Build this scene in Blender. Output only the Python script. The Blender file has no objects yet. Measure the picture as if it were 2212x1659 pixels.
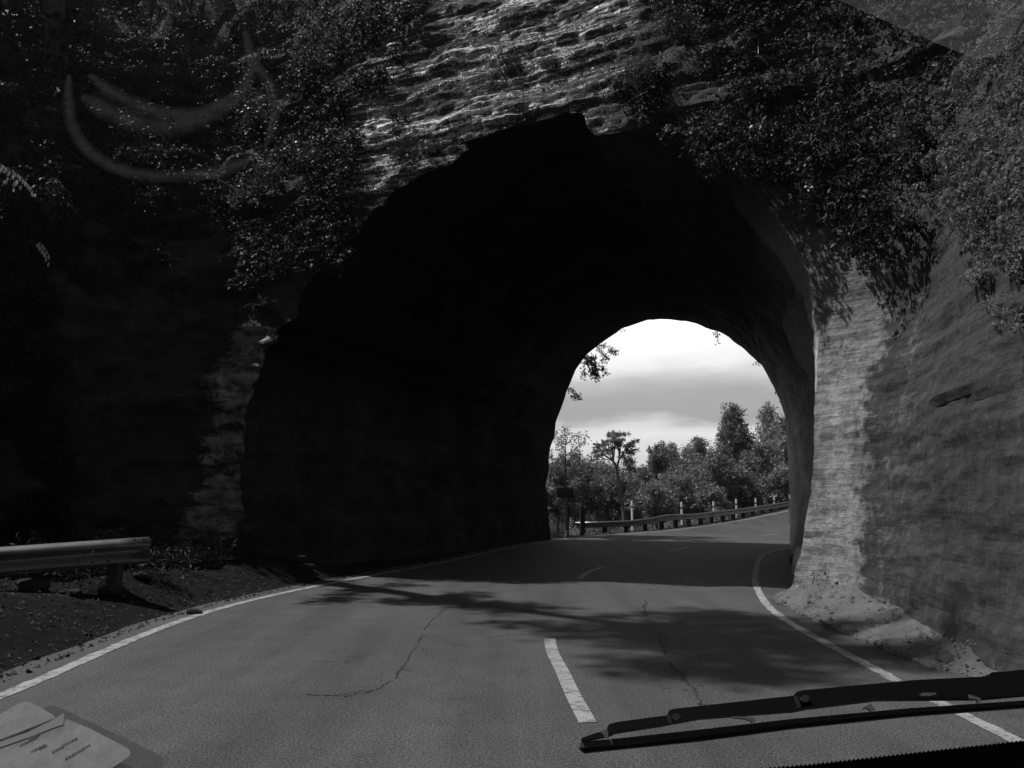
import bpy, math, random
import numpy as np
from mathutils import Vector

random.seed(7)
RNG = np.random.default_rng(11)
SC = bpy.context.scene
COL = SC.collection

# ------------------------------------------------------------------ camera
PITCH = math.radians(8.45)
CAM = np.array([0.0, 0.0, 1.5])
FL = 1720.0                      # focal length in units of a picture 2212 wide
cam_d = bpy.data.cameras.new('camera')
cam = bpy.data.objects.new('camera', cam_d)
COL.objects.link(cam)
cam.location = CAM
cam.rotation_euler = (math.pi / 2 + PITCH, 0, 0)
cam_d.sensor_width = 36.0
cam_d.lens = 36.0 * FL / 2212.0
cam_d.clip_start = 0.05
cam_d.clip_end = 3000
SC.camera = cam

# ------------------------------------------------------------------ sun, sky, exposure
SUN_EL = math.radians(60)
SUN_H = np.array([-0.955, 0.295]); SUN_H = SUN_H / np.linalg.norm(SUN_H)
SUN_DIR = Vector((SUN_H[0] * math.cos(SUN_EL), SUN_H[1] * math.cos(SUN_EL), math.sin(SUN_EL)))
sd = bpy.data.lights.new('sun', 'SUN')
sd.energy = 3.6
sd.angle = math.radians(0.53)
sd.color = (1, 1, 1)
so = bpy.data.objects.new('sun', sd)
so.rotation_euler = SUN_DIR.to_track_quat('Z', 'Y').to_euler()
so.location = (-20, 5, 40)
COL.objects.link(so)

w = bpy.data.worlds.new('World')
SC.world = w
w.use_nodes = True
nt = w.node_tree
nt.nodes.clear()
N = nt.nodes.new
L = nt.links.new
out = N('ShaderNodeOutputWorld'); bg = N('ShaderNodeBackground')
sky = N('ShaderNodeTexSky'); sky.sky_type = 'NISHITA'; sky.sun_disc = False
sky.sun_elevation = SUN_EL
sky.sun_rotation = math.atan2(SUN_H[0], SUN_H[1])
bw = N('ShaderNodeSeparateColor'); L(sky.outputs[0], bw.inputs[0])   # the red part of the sky, as a red-filtered black and white photograph takes it
tc = N('ShaderNodeTexCoord'); sep = N('ShaderNodeSeparateXYZ'); L(tc.outputs['Generated'], sep.inputs[0])
mp = N('ShaderNodeMapping'); mp.inputs['Scale'].default_value = (2.2, 2.2, 9.0); L(tc.outputs['Generated'], mp.inputs[0])
nz = N('ShaderNodeTexNoise'); nz.inputs['Scale'].default_value = 2.3; nz.inputs['Detail'].default_value = 6; nz.inputs['Roughness'].default_value = 0.55
L(mp.outputs[0], nz.inputs[0])
m1 = N('ShaderNodeMath'); m1.operation = 'SUBTRACT'; L(nz.outputs['Fac'], m1.inputs[0]); m1.inputs[1].default_value = 0.5
m2 = N('ShaderNodeMath'); m2.operation = 'MULTIPLY_ADD'; L(m1.outputs[0], m2.inputs[0]); m2.inputs[1].default_value = 0.085; L(sep.outputs['Z'], m2.inputs[2])
cr = N('ShaderNodeValToRGB'); L(m2.outputs[0], cr.inputs[0])
el = cr.color_ramp.elements
stops = [(0.0, .55), (0.045, .68), (0.075, .88), (0.094, .74), (0.108, .40), (0.13, .42), (0.155, .62), (0.18, 1.0), (0.22, 1.35), (0.30, .7), (0.45, .25)]
el[0].position = stops[0][0]; el[0].color = (stops[0][1],) * 3 + (1,)
el[1].position = stops[-1][0]; el[1].color = (stops[-1][1],) * 3 + (1,)
for p, v in stops[1:-1]:
    e = el.new(p); e.color = (v, v, v, 1)
# cloud bank fills the low sky ahead; overhead the clear sky shows
mr = N('ShaderNodeMapRange'); L(sep.outputs['Z'], mr.inputs['Value'])
mr.inputs['From Min'].default_value = 0.30; mr.inputs['From Max'].default_value = 0.55
mr.inputs['To Min'].default_value = 1; mr.inputs['To Max'].default_value = 0
my = N('ShaderNodeMapRange'); L(sep.outputs['Y'], my.inputs['Value'])
my.inputs['From Min'].default_value = -0.4; my.inputs['From Max'].default_value = 0.5
my.inputs['To Min'].default_value = 0.05; my.inputs['To Max'].default_value = 1
mm = N('ShaderNodeMath'); mm.operation = 'MULTIPLY'; L(mr.outputs[0], mm.inputs[0]); L(my.outputs[0], mm.inputs[1])
SKY_STR = 0.05
k = N('ShaderNodeMath'); k.operation = 'MULTIPLY'; L(cr.outputs[0], k.inputs[0]); k.inputs[1].default_value = 1.0 / SKY_STR
mx = N('ShaderNodeMix'); mx.data_type = 'FLOAT'; L(mm.outputs[0], mx.inputs[0]); L(bw.outputs[0], mx.inputs[2]); L(k.outputs[0], mx.inputs[3])
L(mx.outputs[0], bg.inputs['Color']); bg.inputs['Strength'].default_value = SKY_STR
L(bg.outputs[0], out.inputs['Surface'])

SC.view_settings.view_transform = 'Standard'
SC.view_settings.look = 'None'
SC.view_settings.exposure = 0.0
SC.view_settings.gamma = 1.0
SC.render.engine = 'CYCLES'
SC.cycles.use_denoising = True
SC.cycles.max_bounces = 8
SC.cycles.diffuse_bounces = 5
SC.cycles.transparent_max_bounces = 8

# ------------------------------------------------------------------ picture <-> world helpers
CP, SP = math.cos(PITCH), math.sin(PITCH)
def ray(px, py):
    a = (px - 1106.0) / FL; b = (829.5 - py) / FL
    return np.array([a, CP - b * SP, SP + b * CP])
def at(px, py, Y):               # the point at distance Y ahead
    d = ray(px, py); return CAM + d * (Y / d[1])
def gnd(px, py, z=0.0):          # the point on the level z
    d = ray(px, py); return CAM + d * ((z - CAM[2]) / d[2])
def pix(p):
    q = np.asarray(p, float) - CAM
    f = q[..., 1] * CP + q[..., 2] * SP
    u = -q[..., 1] * SP + q[..., 2] * CP
    f = np.where(f < 0.05, 0.05, f)
    return 1106 + FL * q[..., 0] / f, 829.5 - FL * u / f

# ------------------------------------------------------------------ noise
def _hash(ix, iy, iz, seed):
    h = (ix.astype(np.int64) * 374761393 + iy.astype(np.int64) * 668265263 + iz.astype(np.int64) * 2147483647 + seed * 974634777) & 0xffffffff
    h = ((h ^ (h >> 13)) * 1274126177) & 0xffffffff
    h = ((h ^ (h >> 16)) * 2246822519) & 0xffffffff
    return ((h ^ (h >> 15)) & 0xffffff) / float(0xffffff)
def vnoise(p, seed=0):
    f = np.floor(p); t = p - f; t = t * t * (3 - 2 * t)
    i = f.astype(np.int64)
    r = 0
    for dx in (0, 1):
        wx = t[:, 0] if dx else 1 - t[:, 0]
        for dy in (0, 1):
            wy = t[:, 1] if dy else 1 - t[:, 1]
            for dz in (0, 1):
                wz = t[:, 2] if dz else 1 - t[:, 2]
                r = r + wx * wy * wz * _hash(i[:, 0] + dx, i[:, 1] + dy, i[:, 2] + dz, seed)
    return r * 2 - 1
def fbm(p, sc, oct=4, seed=0, gain=.5):
    p = np.asarray(p, float) * np.asarray(sc, float); a = 1; r = 0
    for o in range(oct):
        r = r + a * vnoise(p + 17.3 * o, seed + o); p = p * 2.03; a *= gain
    return r
def sstep(a, b, x):
    t = np.clip((x - a) / (b - a), 0, 1); return t * t * (3 - 2 * t)

# ------------------------------------------------------------------ object helpers
def tag(o, label=None, cat=None, group=None, kind=None):
    if label: o['label'] = label
    if cat: o['category'] = cat
    if group: o['group'] = group
    if kind: o['kind'] = kind
    return o
def empty(name, loc=(0, 0, 0)):
    o = bpy.data.objects.new(name, None); o.location = tuple(float(v) for v in loc); o.empty_display_size = .2
    COL.objects.link(o); return o
def link(name, me, mat, parent=None):
    o = bpy.data.objects.new(name, me); COL.objects.link(o)
    if mat is not None: me.materials.append(mat)
    if parent is not None:
        o.parent = parent
        pl = parent
        off = Vector((0, 0, 0))
        while pl is not None:
            off += pl.location; pl = pl.parent
        me.transform(__import__('mathutils').Matrix.Translation(-off))
    return o
def mesh_np(name, V, F, mat, parent=None, smooth=False):
    """V n x 3, F m x k (one k) numpy -> object"""
    V = np.asarray(V, np.float32); F = np.asarray(F, np.int32)
    me = bpy.data.meshes.new(name)
    kk = F.shape[1]
    me.vertices.add(len(V)); me.vertices.foreach_set('co', V.ravel())
    me.loops.add(F.size); me.loops.foreach_set('vertex_index', F.ravel())
    me.polygons.add(len(F))
    me.polygons.foreach_set('loop_start', np.arange(len(F), dtype=np.int32) * kk)
    me.update(calc_edges=True); me.validate()
    if smooth: me.polygons.foreach_set('use_smooth', np.ones(len(me.polygons), bool))
    return link(name, me, mat, parent)
def mesh_py(name, V, F, mat, parent=None, smooth=False):
    me = bpy.data.meshes.new(name); me.from_pydata([tuple(map(float, v)) for v in V], [], [tuple(f) for f in F]); me.update()
    if smooth: me.polygons.foreach_set('use_smooth', np.ones(len(me.polygons), bool))
    return link(name, me, mat, parent)
class MB:
    def __init__(s): s.V = []; s.F = []
    def add(s, V, F):
        n = len(s.V); s.V += [tuple(map(float, v)) for v in V]; s.F += [tuple(i + n for i in f) for f in F]; return s
    def box(s, c, half, ax=None):
        c = np.array(c, float); A = np.eye(3) if ax is None else np.array(ax, float)
        V = [c + A[0] * half[0] * x + A[1] * half[1] * y + A[2] * half[2] * z for x in (-1, 1) for y in (-1, 1) for z in (-1, 1)]
        return s.add(V, [(0, 1, 3, 2), (4, 6, 7, 5), (0, 4, 5, 1), (2, 3, 7, 6), (0, 2, 6, 4), (1, 5, 7, 3)])
    def tube(s, pts, rad, n=7, cap=True):
        pts = [np.array(p, float) for p in pts]
        if not hasattr(rad, '__len__'): rad = [rad] * len(pts)
        V = []; F = []; prev = None
        for i, p in enumerate(pts):
            t = pts[min(i + 1, len(pts) - 1)] - pts[max(i - 1, 0)]; t = t / (np.linalg.norm(t) + 1e-9)
            r = np.array([0, 0, 1.]) if abs(t[2]) < .9 else np.array([1., 0, 0])
            if prev is not None: r = prev
            a = r - t * r.dot(t); a /= np.linalg.norm(a) + 1e-9; prev = a; b = np.cross(t, a)
            for j in range(n):
                th = 2 * math.pi * j / n
                V.append(p + (a * math.cos(th) + b * math.sin(th)) * rad[i])
        for i in range(len(pts) - 1):
            for j in range(n):
                F.append((i * n + j, i * n + (j + 1) % n, (i + 1) * n + (j + 1) % n, (i + 1) * n + j))
        if cap:
            F.append(tuple(range(n))[::-1]); F.append(tuple(range((len(pts) - 1) * n, len(pts) * n)))
        return s.add(V, F)
    def sweep(s, prof, pts, ups=None):
        """closed profile (list of (side, up)) along pts; side = horizontal right of travel"""
        pts = [np.array(p, float) for p in pts]; n = len(prof); V = []; F = []
        for i, p in enumerate(pts):
            t = pts[min(i + 1, len(pts) - 1)] - pts[max(i - 1, 0)]; t /= np.linalg.norm(t)
            sd_ = np.cross(t, [0, 0, 1.]); sd_ /= np.linalg.norm(sd_); up = np.cross(sd_, t)
            for (a, b) in prof: V.append(p + sd_ * a + up * b)
        for i in range(len(pts) - 1):
            for j in range(n): F.append((i * n + j, i * n + (j + 1) % n, (i + 1) * n + (j + 1) % n, (i + 1) * n + j))
        F.append(tuple(range(n))[::-1]); F.append(tuple(range((len(pts) - 1) * n, len(pts) * n)))
        return s.add(V, F)
    def build(s, name, mat, parent=None, smooth=False): return mesh_py(name, s.V, s.F, mat, parent, smooth)

# ------------------------------------------------------------------ materials (all greys: the photograph is black and white)
def mat(name, build):
    m = bpy.data.materials.new(name); m.use_nodes = True
    t = m.node_tree; b = t.nodes['Principled BSDF']
    build(t, b); return m
def g(v): return (v, v, v, 1)
def noise_n(t, scale, detail=5, rough=.6, vec=None, mscale=None, coord='Object'):
    n = t.nodes.new('ShaderNodeTexNoise'); n.inputs['Scale'].default_value = scale
    n.inputs['Detail'].default_value = detail; n.inputs['Roughness'].default_value = rough
    c = t.nodes.new('ShaderNodeTexCoord'); m = t.nodes.new('ShaderNodeMapping')
    if mscale: m.inputs['Scale'].default_value = mscale
    t.links.new(c.outputs[coord], m.inputs[0]); t.links.new(m.outputs[0], n.inputs[0])
    return n
def ramp(t, src, stops):
    r = t.nodes.new('ShaderNodeValToRGB'); t.links.new(src, r.inputs[0]); e = r.color_ramp.elements
    e[0].position, e[0].color = stops[0][0], g(stops[0][1]); e[1].position, e[1].color = stops[-1][0], g(stops[-1][1])
    for p, v in stops[1:-1]:
        q = e.new(p); q.color = g(v)
    return r.outputs[0]
def mixf(t, fac, a, b, mode='MIX'):
    m = t.nodes.new('ShaderNodeMix'); m.data_type = 'RGBA'; m.blend_type = mode
    for ix, v in ((0, fac), (6, a), (7, b)):
        sock = m.inputs[ix]
        if isinstance(v, (int, float)): sock.default_value = v if ix == 0 else g(v)
        else: t.links.new(v, sock)
    return m.outputs[2]
def bump(t, b, src, strength, dist):
    n = t.nodes.new('ShaderNodeBump'); n.inputs['Strength'].default_value = strength; n.inputs['Distance'].default_value = dist
    t.links.new(src, n.inputs['Height'])
    old = b.inputs['Normal'].links
    if old: t.links.new(old[0].from_socket, n.inputs['Normal'])
    t.links.new(n.outputs[0], b.inputs['Normal'])
def plain(v, r=.6, metal=0, spec=.5):
    def f(t, b):
        b.inputs['Base Color'].default_value = g(v); b.inputs['Roughness'].default_value = r
        b.inputs['Metallic'].default_value = metal; b.inputs['Specular IOR Level'].default_value = spec
    return f

def m_rock(t, b, pale=.34, moss=.055, cover=.5, glint=True):
    # bedded rock: pale bare beds, dark moss cover in streaks along the beds
    beds = noise_n(t, 1.0, 5, .6, mscale=(.35, .35, 3.2))
    big = noise_n(t, .45, 4, .6)
    fine = noise_n(t, 9, 8, .7)
    s = t.nodes.new('ShaderNodeMath'); s.operation = 'ADD'; t.links.new(beds.outputs[0], s.inputs[0]); t.links.new(big.outputs[0], s.inputs[1])
    s2 = t.nodes.new('ShaderNodeMath'); s2.operation = 'MULTIPLY_ADD'; t.links.new(fine.outputs[0], s2.inputs[0]); s2.inputs[1].default_value = .5; t.links.new(s.outputs[0], s2.inputs[2])
    msk = ramp(t, s2.outputs[0], [(0, 0), (.5, 0), (1, 1)])
    r = t.nodes.new('ShaderNodeMapRange'); t.links.new(s2.outputs[0], r.inputs[0])
    r.inputs[1].default_value = 1.25 + (cover - .5) * .5 - .06; r.inputs[2].default_value = 1.25 + (cover - .5) * .5 + .06
    tone = ramp(t, fine.outputs[0], [(.3, .6), (.7, 1.15)])
    rock = mixf(t, 1.0, tone, pale, 'MULTIPLY')
    mossc = mixf(t, 1.0, tone, moss, 'MULTIPLY')
    t.links.new(mixf(t, r.outputs[0], mossc, rock), b.inputs['Base Color'])
    rr = ramp(t, r.outputs[0], [(0, .85), (1, .38 if glint else .8)]); t.links.new(rr, b.inputs['Roughness'])
    bump(t, b, fine.outputs[0], .9, .05)
    f2 = noise_n(t, 40, 4, .7); bump(t, b, f2.outputs[0], .7, .012)

def m_rock_attr(t, b):
    # moss, bare rock and tool marks from mesh masks, which also carry painted sun and shade
    a = t.nodes.new('ShaderNodeAttribute'); a.attribute_name = 'bare'
    fine = noise_n(t, 7, 9, .7)
    beds = noise_n(t, 1.0, 6, .65, mscale=(.6, .6, 4.0))
    s = t.nodes.new('ShaderNodeMath'); s.operation = 'MULTIPLY_ADD'; t.links.new(beds.outputs[0], s.inputs[0]); s.inputs[1].default_value = 1.3; t.links.new(a.outputs['Fac'], s.inputs[2])
    s2 = t.nodes.new('ShaderNodeMath'); s2.operation = 'MULTIPLY_ADD'; t.links.new(fine.outputs[0], s2.inputs[0]); s2.inputs[1].default_value = .7; t.links.new(s.outputs[0], s2.inputs[2])
    r = t.nodes.new('ShaderNodeMapRange'); t.links.new(s2.outputs[0], r.inputs[0]); r.inputs[1].default_value = 1.36; r.inputs[2].default_value = 1.56
    tone = ramp(t, fine.outputs[0], [(.3, .45), (.7, 1.3)])
    streak = noise_n(t, 1.0, 5, .7, mscale=(2.5, 2.5, .35))
    tone = mixf(t, 1.0, tone, ramp(t, streak.outputs[0], [(.35, .6), (.65, 1.0)]), 'MULTIPLY')
    ad = t.nodes.new('ShaderNodeAttribute'); ad.attribute_name = 'wall_shade'
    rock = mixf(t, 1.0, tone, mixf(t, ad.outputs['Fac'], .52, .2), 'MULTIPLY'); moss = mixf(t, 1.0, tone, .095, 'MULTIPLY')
    # thin wet quartz-white streaks along the beds over the portal
    a3 = t.nodes.new('ShaderNodeAttribute'); a3.attribute_name = 'streak'
    st = noise_n(t, 1.0, 7, .72, mscale=(.75, .75, 11.0)); sp_ = noise_n(t, 14, 3, .8)
    q1 = t.nodes.new('ShaderNodeMath'); q1.operation = 'MULTIPLY_ADD'; t.links.new(sp_.outputs[0], q1.inputs[0]); q1.inputs[1].default_value = .35; t.links.new(st.outputs[0], q1.inputs[2])
    q2 = t.nodes.new('ShaderNodeMath'); q2.operation = 'ADD'; t.links.new(q1.outputs[0], q2.inputs[0]); t.links.new(a3.outputs['Fac'], q2.inputs[1])
    wr = t.nodes.new('ShaderNodeMapRange'); t.links.new(q2.outputs[0], wr.inputs[0]); wr.inputs[1].default_value = .82; wr.inputs[2].default_value = .90
    basec = mixf(t, r.outputs[0], moss, rock)
    t.links.new(mixf(t, wr.outputs[0], basec, .8), b.inputs['Base Color'])
    t.links.new(mixf(t, wr.outputs[0], ramp(t, r.outputs[0], [(0, .9), (1, .55)]), .3), b.inputs['Roughness'])
    bump(t, b, st.outputs[0], .7, .10)
    bump(t, b, beds.outputs[0], .45, .10)
    bump(t, b, fine.outputs[0], 1.0, .07)
    f2 = noise_n(t, 45, 5, .7); bump(t, b, f2.outputs[0], .8, .012)
    vo = t.nodes.new('ShaderNodeTexVoronoi'); vo.inputs['Scale'].default_value = 4.5; cc = t.nodes.new('ShaderNodeTexCoord'); mm_ = t.nodes.new('ShaderNodeMapping'); mm_.inputs['Scale'].default_value = (.8, .8, 2.6); wn_ = noise_n(t, 3, 3, .6); va = t.nodes.new('ShaderNodeMix'); va.data_type = 'VECTOR'; va.inputs[0].default_value = .25
    t.links.new(cc.outputs['Object'], mm_.inputs[0]); t.links.new(mm_.outputs[0], va.inputs[4]); t.links.new(wn_.outputs['Color'], va.inputs[5]); t.links.new(va.outputs[1], vo.inputs[0]); bump(t, b, vo.outputs['Distance'], .4, .06)

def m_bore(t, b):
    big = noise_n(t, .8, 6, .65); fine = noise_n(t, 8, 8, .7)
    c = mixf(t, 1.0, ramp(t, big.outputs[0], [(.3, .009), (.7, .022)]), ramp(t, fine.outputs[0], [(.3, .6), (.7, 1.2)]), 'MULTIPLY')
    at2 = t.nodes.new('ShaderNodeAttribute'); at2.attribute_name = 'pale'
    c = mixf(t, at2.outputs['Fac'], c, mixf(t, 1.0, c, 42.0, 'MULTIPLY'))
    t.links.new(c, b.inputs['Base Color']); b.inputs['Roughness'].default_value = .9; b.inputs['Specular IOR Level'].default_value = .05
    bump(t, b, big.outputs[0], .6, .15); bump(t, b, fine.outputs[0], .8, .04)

def m_asphalt(t, b):
    big = noise_n(t, .35, 5, .6); mid = noise_n(t, 2.2, 6, .65); fine = noise_n(t, 55, 3, .8); vf = noise_n(t, 170, 2, .8)
    v = t.nodes.new('ShaderNodeTexVoronoi'); v.inputs['Scale'].default_value = 75
    c = t.nodes.new('ShaderNodeTexCoord'); t.links.new(c.outputs['Object'], v.inputs[0])
    base = ramp(t, big.outputs[0], [(.3, .074), (.7, .096)])
    base = mixf(t, 1.0, base, ramp(t, mid.outputs[0], [(.3, .88), (.7, 1.1)]), 'MULTIPLY')
    base = mixf(t, 1.0, base, ramp(t, fine.outputs[0], [(.32, .3), (.5, 1.0), (.68, 2.0)]), 'MULTIPLY')
    lane = noise_n(t, 1.0, 4, .6, mscale=(1.6, .13, 1)); base = mixf(t, 1.0, base, ramp(t, lane.outputs[0], [(.35, .8), (.6, 1.08)]), 'MULTIPLY')
    pt = noise_n(t, .9, 7, .75); base = mixf(t, 1.0, base, ramp(t, pt.outputs[0], [(.33, .72), (.42, 1.0), (.62, 1.0), (.72, 1.18)]), 'MULTIPLY')
    t.links.new(base, b.inputs['Base Color'])
    t.links.new(ramp(t, mid.outputs[0], [(.3, .65), (.7, .8)]), b.inputs['Roughness'])
    b.inputs['Specular IOR Level'].default_value = .18
    bump(t, b, v.outputs['Distance'], .5, .007); bump(t, b, fine.outputs[0], .7, .006); bump(t, b, mid.outputs[0], .12, .02)
def m_paint(t, b):
    n = noise_n(t, 60, 5, .8); n2 = noise_n(t, 7, 5, .7)
    s = t.nodes.new('ShaderNodeMath'); s.operation = 'ADD'; t.links.new(n.outputs[0], s.inputs[0]); t.links.new(n2.outputs[0], s.inputs[1])
    t.links.new(ramp(t, s.outputs[0], [(.80, .065), (.90, .17), (.97, .27), (1.0, .36)]), b.inputs['Base Color'])
    b.inputs['Roughness'].default_value = .75; bump(t, b, n.outputs[0], .6, .004)
def m_dirt(t, b):
    big = noise_n(t, .5, 6, .6); mid = noise_n(t, 5, 8, .7); fine = noise_n(t, 40, 4, .8)
    base = mixf(t, 1.0, ramp(t, big.outputs[0], [(.3, .011), (.7, .026)]), ramp(t, mid.outputs[0], [(.3, .5), (.7, 1.3)]), 'MULTIPLY')
    base = mixf(t, 1.0, base, ramp(t, fine.outputs[0], [(.3, .6), (.75, 1.6)]), 'MULTIPLY')
    t.links.new(base, b.inputs['Base Color']); b.inputs['Roughness'].default_value = .95; b.inputs['Specular IOR Level'].default_value = .08
    bump(t, b, mid.outputs[0], .8, .06); bump(t, b, fine.outputs[0], .8, .015)
def m_conc(t, b):
    mid = noise_n(t, 2.5, 8, .7); fine = noise_n(t, 30, 5, .8)
    base = mixf(t, 1.0, ramp(t, mid.outputs[0], [(.3, .065), (.5, .12), (.7, .17)]), ramp(t, fine.outputs[0], [(.3, .8), (.7, 1.15)]), 'MULTIPLY')
    t.links.new(base, b.inputs['Base Color']); b.inputs['Roughness'].default_value = .85
    bump(t, b, mid.outputs[0], .5, .03); bump(t, b, fine.outputs[0], .4, .008)
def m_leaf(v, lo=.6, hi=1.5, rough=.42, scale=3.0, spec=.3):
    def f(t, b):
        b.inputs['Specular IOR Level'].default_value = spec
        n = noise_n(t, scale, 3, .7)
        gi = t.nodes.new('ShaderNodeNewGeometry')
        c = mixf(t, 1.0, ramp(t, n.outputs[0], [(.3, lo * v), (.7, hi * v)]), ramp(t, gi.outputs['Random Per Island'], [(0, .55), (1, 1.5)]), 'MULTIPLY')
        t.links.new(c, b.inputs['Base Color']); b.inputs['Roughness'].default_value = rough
        tr = t.nodes.new('ShaderNodeBsdfTranslucent'); t.links.new(c, tr.inputs[0])
        mx_ = t.nodes.new('ShaderNodeMixShader'); mx_.inputs[0].default_value = .22
        o = [q for q in t.nodes if q.type == 'OUTPUT_MATERIAL'][0]
        t.links.new(b.outputs[0], mx_.inputs[1]); t.links.new(tr.outputs[0], mx_.inputs[2]); t.links.new(mx_.outputs[0], o.inputs[0])
    return f
def m_bark(v):
    def f(t, b):
        n = noise_n(t, 8, 6, .7, mscale=(1, 1, .25))
        t.links.new(ramp(t, n.outputs[0], [(.3, v * .5), (.7, v * 1.4)]), b.inputs['Base Color']); b.inputs['Roughness'].default_value = .9
        bump(t, b, n.outputs[0], .6, .02)
    return f
M = {}
M['cliff'] = mat('bedded_rock', m_rock_attr)
M['bore'] = mat('bore_rock', m_bore)
M['asphalt'] = mat('asphalt', m_asphalt)
M['paint'] = mat('road_paint', m_paint)
M['dirt'] = mat('dirt', m_dirt)
M['concrete'] = mat('concrete', m_conc)
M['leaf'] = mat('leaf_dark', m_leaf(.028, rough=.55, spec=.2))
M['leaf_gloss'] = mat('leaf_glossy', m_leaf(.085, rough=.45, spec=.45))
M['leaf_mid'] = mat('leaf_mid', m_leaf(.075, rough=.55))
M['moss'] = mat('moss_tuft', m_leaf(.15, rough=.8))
M['leaf_far'] = mat('leaf_far', m_leaf(.3, .6, 1.4, rough=.5, scale=1.0))  # far leaves lightened: haze is put into their colour
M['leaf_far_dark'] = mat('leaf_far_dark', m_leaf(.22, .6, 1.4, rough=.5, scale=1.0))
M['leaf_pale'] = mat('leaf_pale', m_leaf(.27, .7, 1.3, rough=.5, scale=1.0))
M['plume'] = mat('plume', m_leaf(.9, .9, 1.1, rough=.7))
M['blade'] = mat('strap_blade', m_leaf(.06, rough=.35))
M['bark'] = mat('bark', m_bark(.10))
M['bark_pale'] = mat('bark_pale', m_bark(.22))
M['dead'] = mat('dead_twig', m_bark(.25))
def m_steel(t, b):
    n = noise_n(t, 3, 6, .7); t.links.new(ramp(t, n.outputs[0], [(.3, .16), (.7, .30)]), b.inputs['Base Color'])
    b.inputs['Roughness'].default_value = .42; b.inputs['Metallic'].default_value = .85
M['steel'] = mat('galvanised_steel', m_steel)
M['post'] = mat('timber_post', m_bark(.05))
M['white'] = mat('white_plastic', plain(.9, .5))
M['band'] = mat('dark_band', plain(.05, .5))
M['signback'] = mat('sign_back', plain(.06, .6))
M['rubber'] = mat('black_rubber', plain(.012, .55))
M['wiper'] = mat('black_wiper_metal', plain(.006, .5, 0, .25))
M['clip'] = mat('clip_and_glint', plain(.13, .5, .2))
M['dash'] = mat('dashboard_vinyl', plain(.006, .8, 0, .2))
M['paper'] = mat('paper', plain(.2, .8, 0, .2))
M['paper_dim'] = mat('folder_card', plain(.085, .8, 0, .2))
M['print'] = mat('faded_print', plain(.17, .8, 0, .2))
def m_stone(t, b):
    n = noise_n(t, 9, 6, .7); t.links.new(ramp(t, n.outputs[0], [(.3, .02), (.7, .06)]), b.inputs['Base Color']); b.inputs['Roughness'].default_value = .9; b.inputs['Specular IOR Level'].default_value = .1
    bump(t, b, n.outputs[0], .6, .02)
M['stone'] = mat('stone', m_stone)

# ================================================================== GROUND AND ROAD
def road_z(x, y):
    d = np.maximum(0, (x - 6) * .6 + (y - 42) * .8)
    return .0037 * np.minimum(d, 20) ** 2 + .05 * np.clip(d - 20, 0, 15)
def polyline(pts, step=.25):
    """smooth (Catmull-Rom) curve through 2-D points"""
    P_ = np.array(pts, float); P_ = np.vstack([2 * P_[0] - P_[1], P_, 2 * P_[-1] - P_[-2]]); o = []
    for i in range(1, len(P_) - 2):
        n = max(2, int(np.linalg.norm(P_[i + 1] - P_[i]) / step))
        for j in range(n):
            t = j / n
            o.append(.5 * ((2 * P_[i]) + (-P_[i - 1] + P_[i + 1]) * t + (2 * P_[i - 1] - 5 * P_[i] + 4 * P_[i + 1] - P_[i + 2]) * t * t + (-P_[i - 1] + 3 * P_[i] - 3 * P_[i + 1] + P_[i + 2]) * t ** 3))
    o.append(P_[-2]); return np.array(o)
gl = lambda a: [tuple(gnd(x, y)[:2]) for x, y in a]
left_line = [(-3.2, -12), (-3.6, -4), (-3.78, 2)] + gl([(0, 1505), (325, 1366), (500, 1308), (700, 1263), (960, 1214), (1100, 1184), (1215, 1165)]) + [(4.4, 37.2), (7.1, 41.2), (10.65, 45.9), (14.4, 49.6), (18.6, 53.2), (26, 58), (36, 61.5), (50, 63)]
right_line = [(2.6, -12), (2.8, -4), (3.0, 2)] + gl([(2212, 1610), (1945, 1475), (1690, 1335), (1640, 1280), (1632, 1240), (1650, 1198)]) + [(9.3, 27.2), (12.5, 33.5), (17, 39.5), (23, 45), (30, 49), (40, 52.5), (52, 54.5)]
LLn = polyline(left_line); RLn = polyline(right_line)
def resamp(P_, n):
    s = np.r_[0, np.cumsum(np.linalg.norm(np.diff(P_, axis=0), axis=1))]
    q = np.linspace(0, s[-1], n); return np.stack([np.interp(q, s, P_[:, k]) for k in range(2)], 1)
def strip2d(P_, wid, z, off=0.0):
    T = np.gradient(P_, axis=0); T /= np.linalg.norm(T, axis=1)[:, None]; Nn = np.stack([T[:, 1], -T[:, 0]], 1)
    A = P_ + Nn * (off - wid / 2); B = P_ + Nn * (off + wid / 2)
    V = np.zeros((len(P_) * 2, 3)); V[0::2, :2] = A; V[1::2, :2] = B
    V[:, 2] = road_z(V[:, 0], V[:, 1]) + z
    F = [(2 * i, 2 * i + 1, 2 * i + 3, 2 * i + 2) for i in range(len(P_) - 1)]
    return V, F

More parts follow.
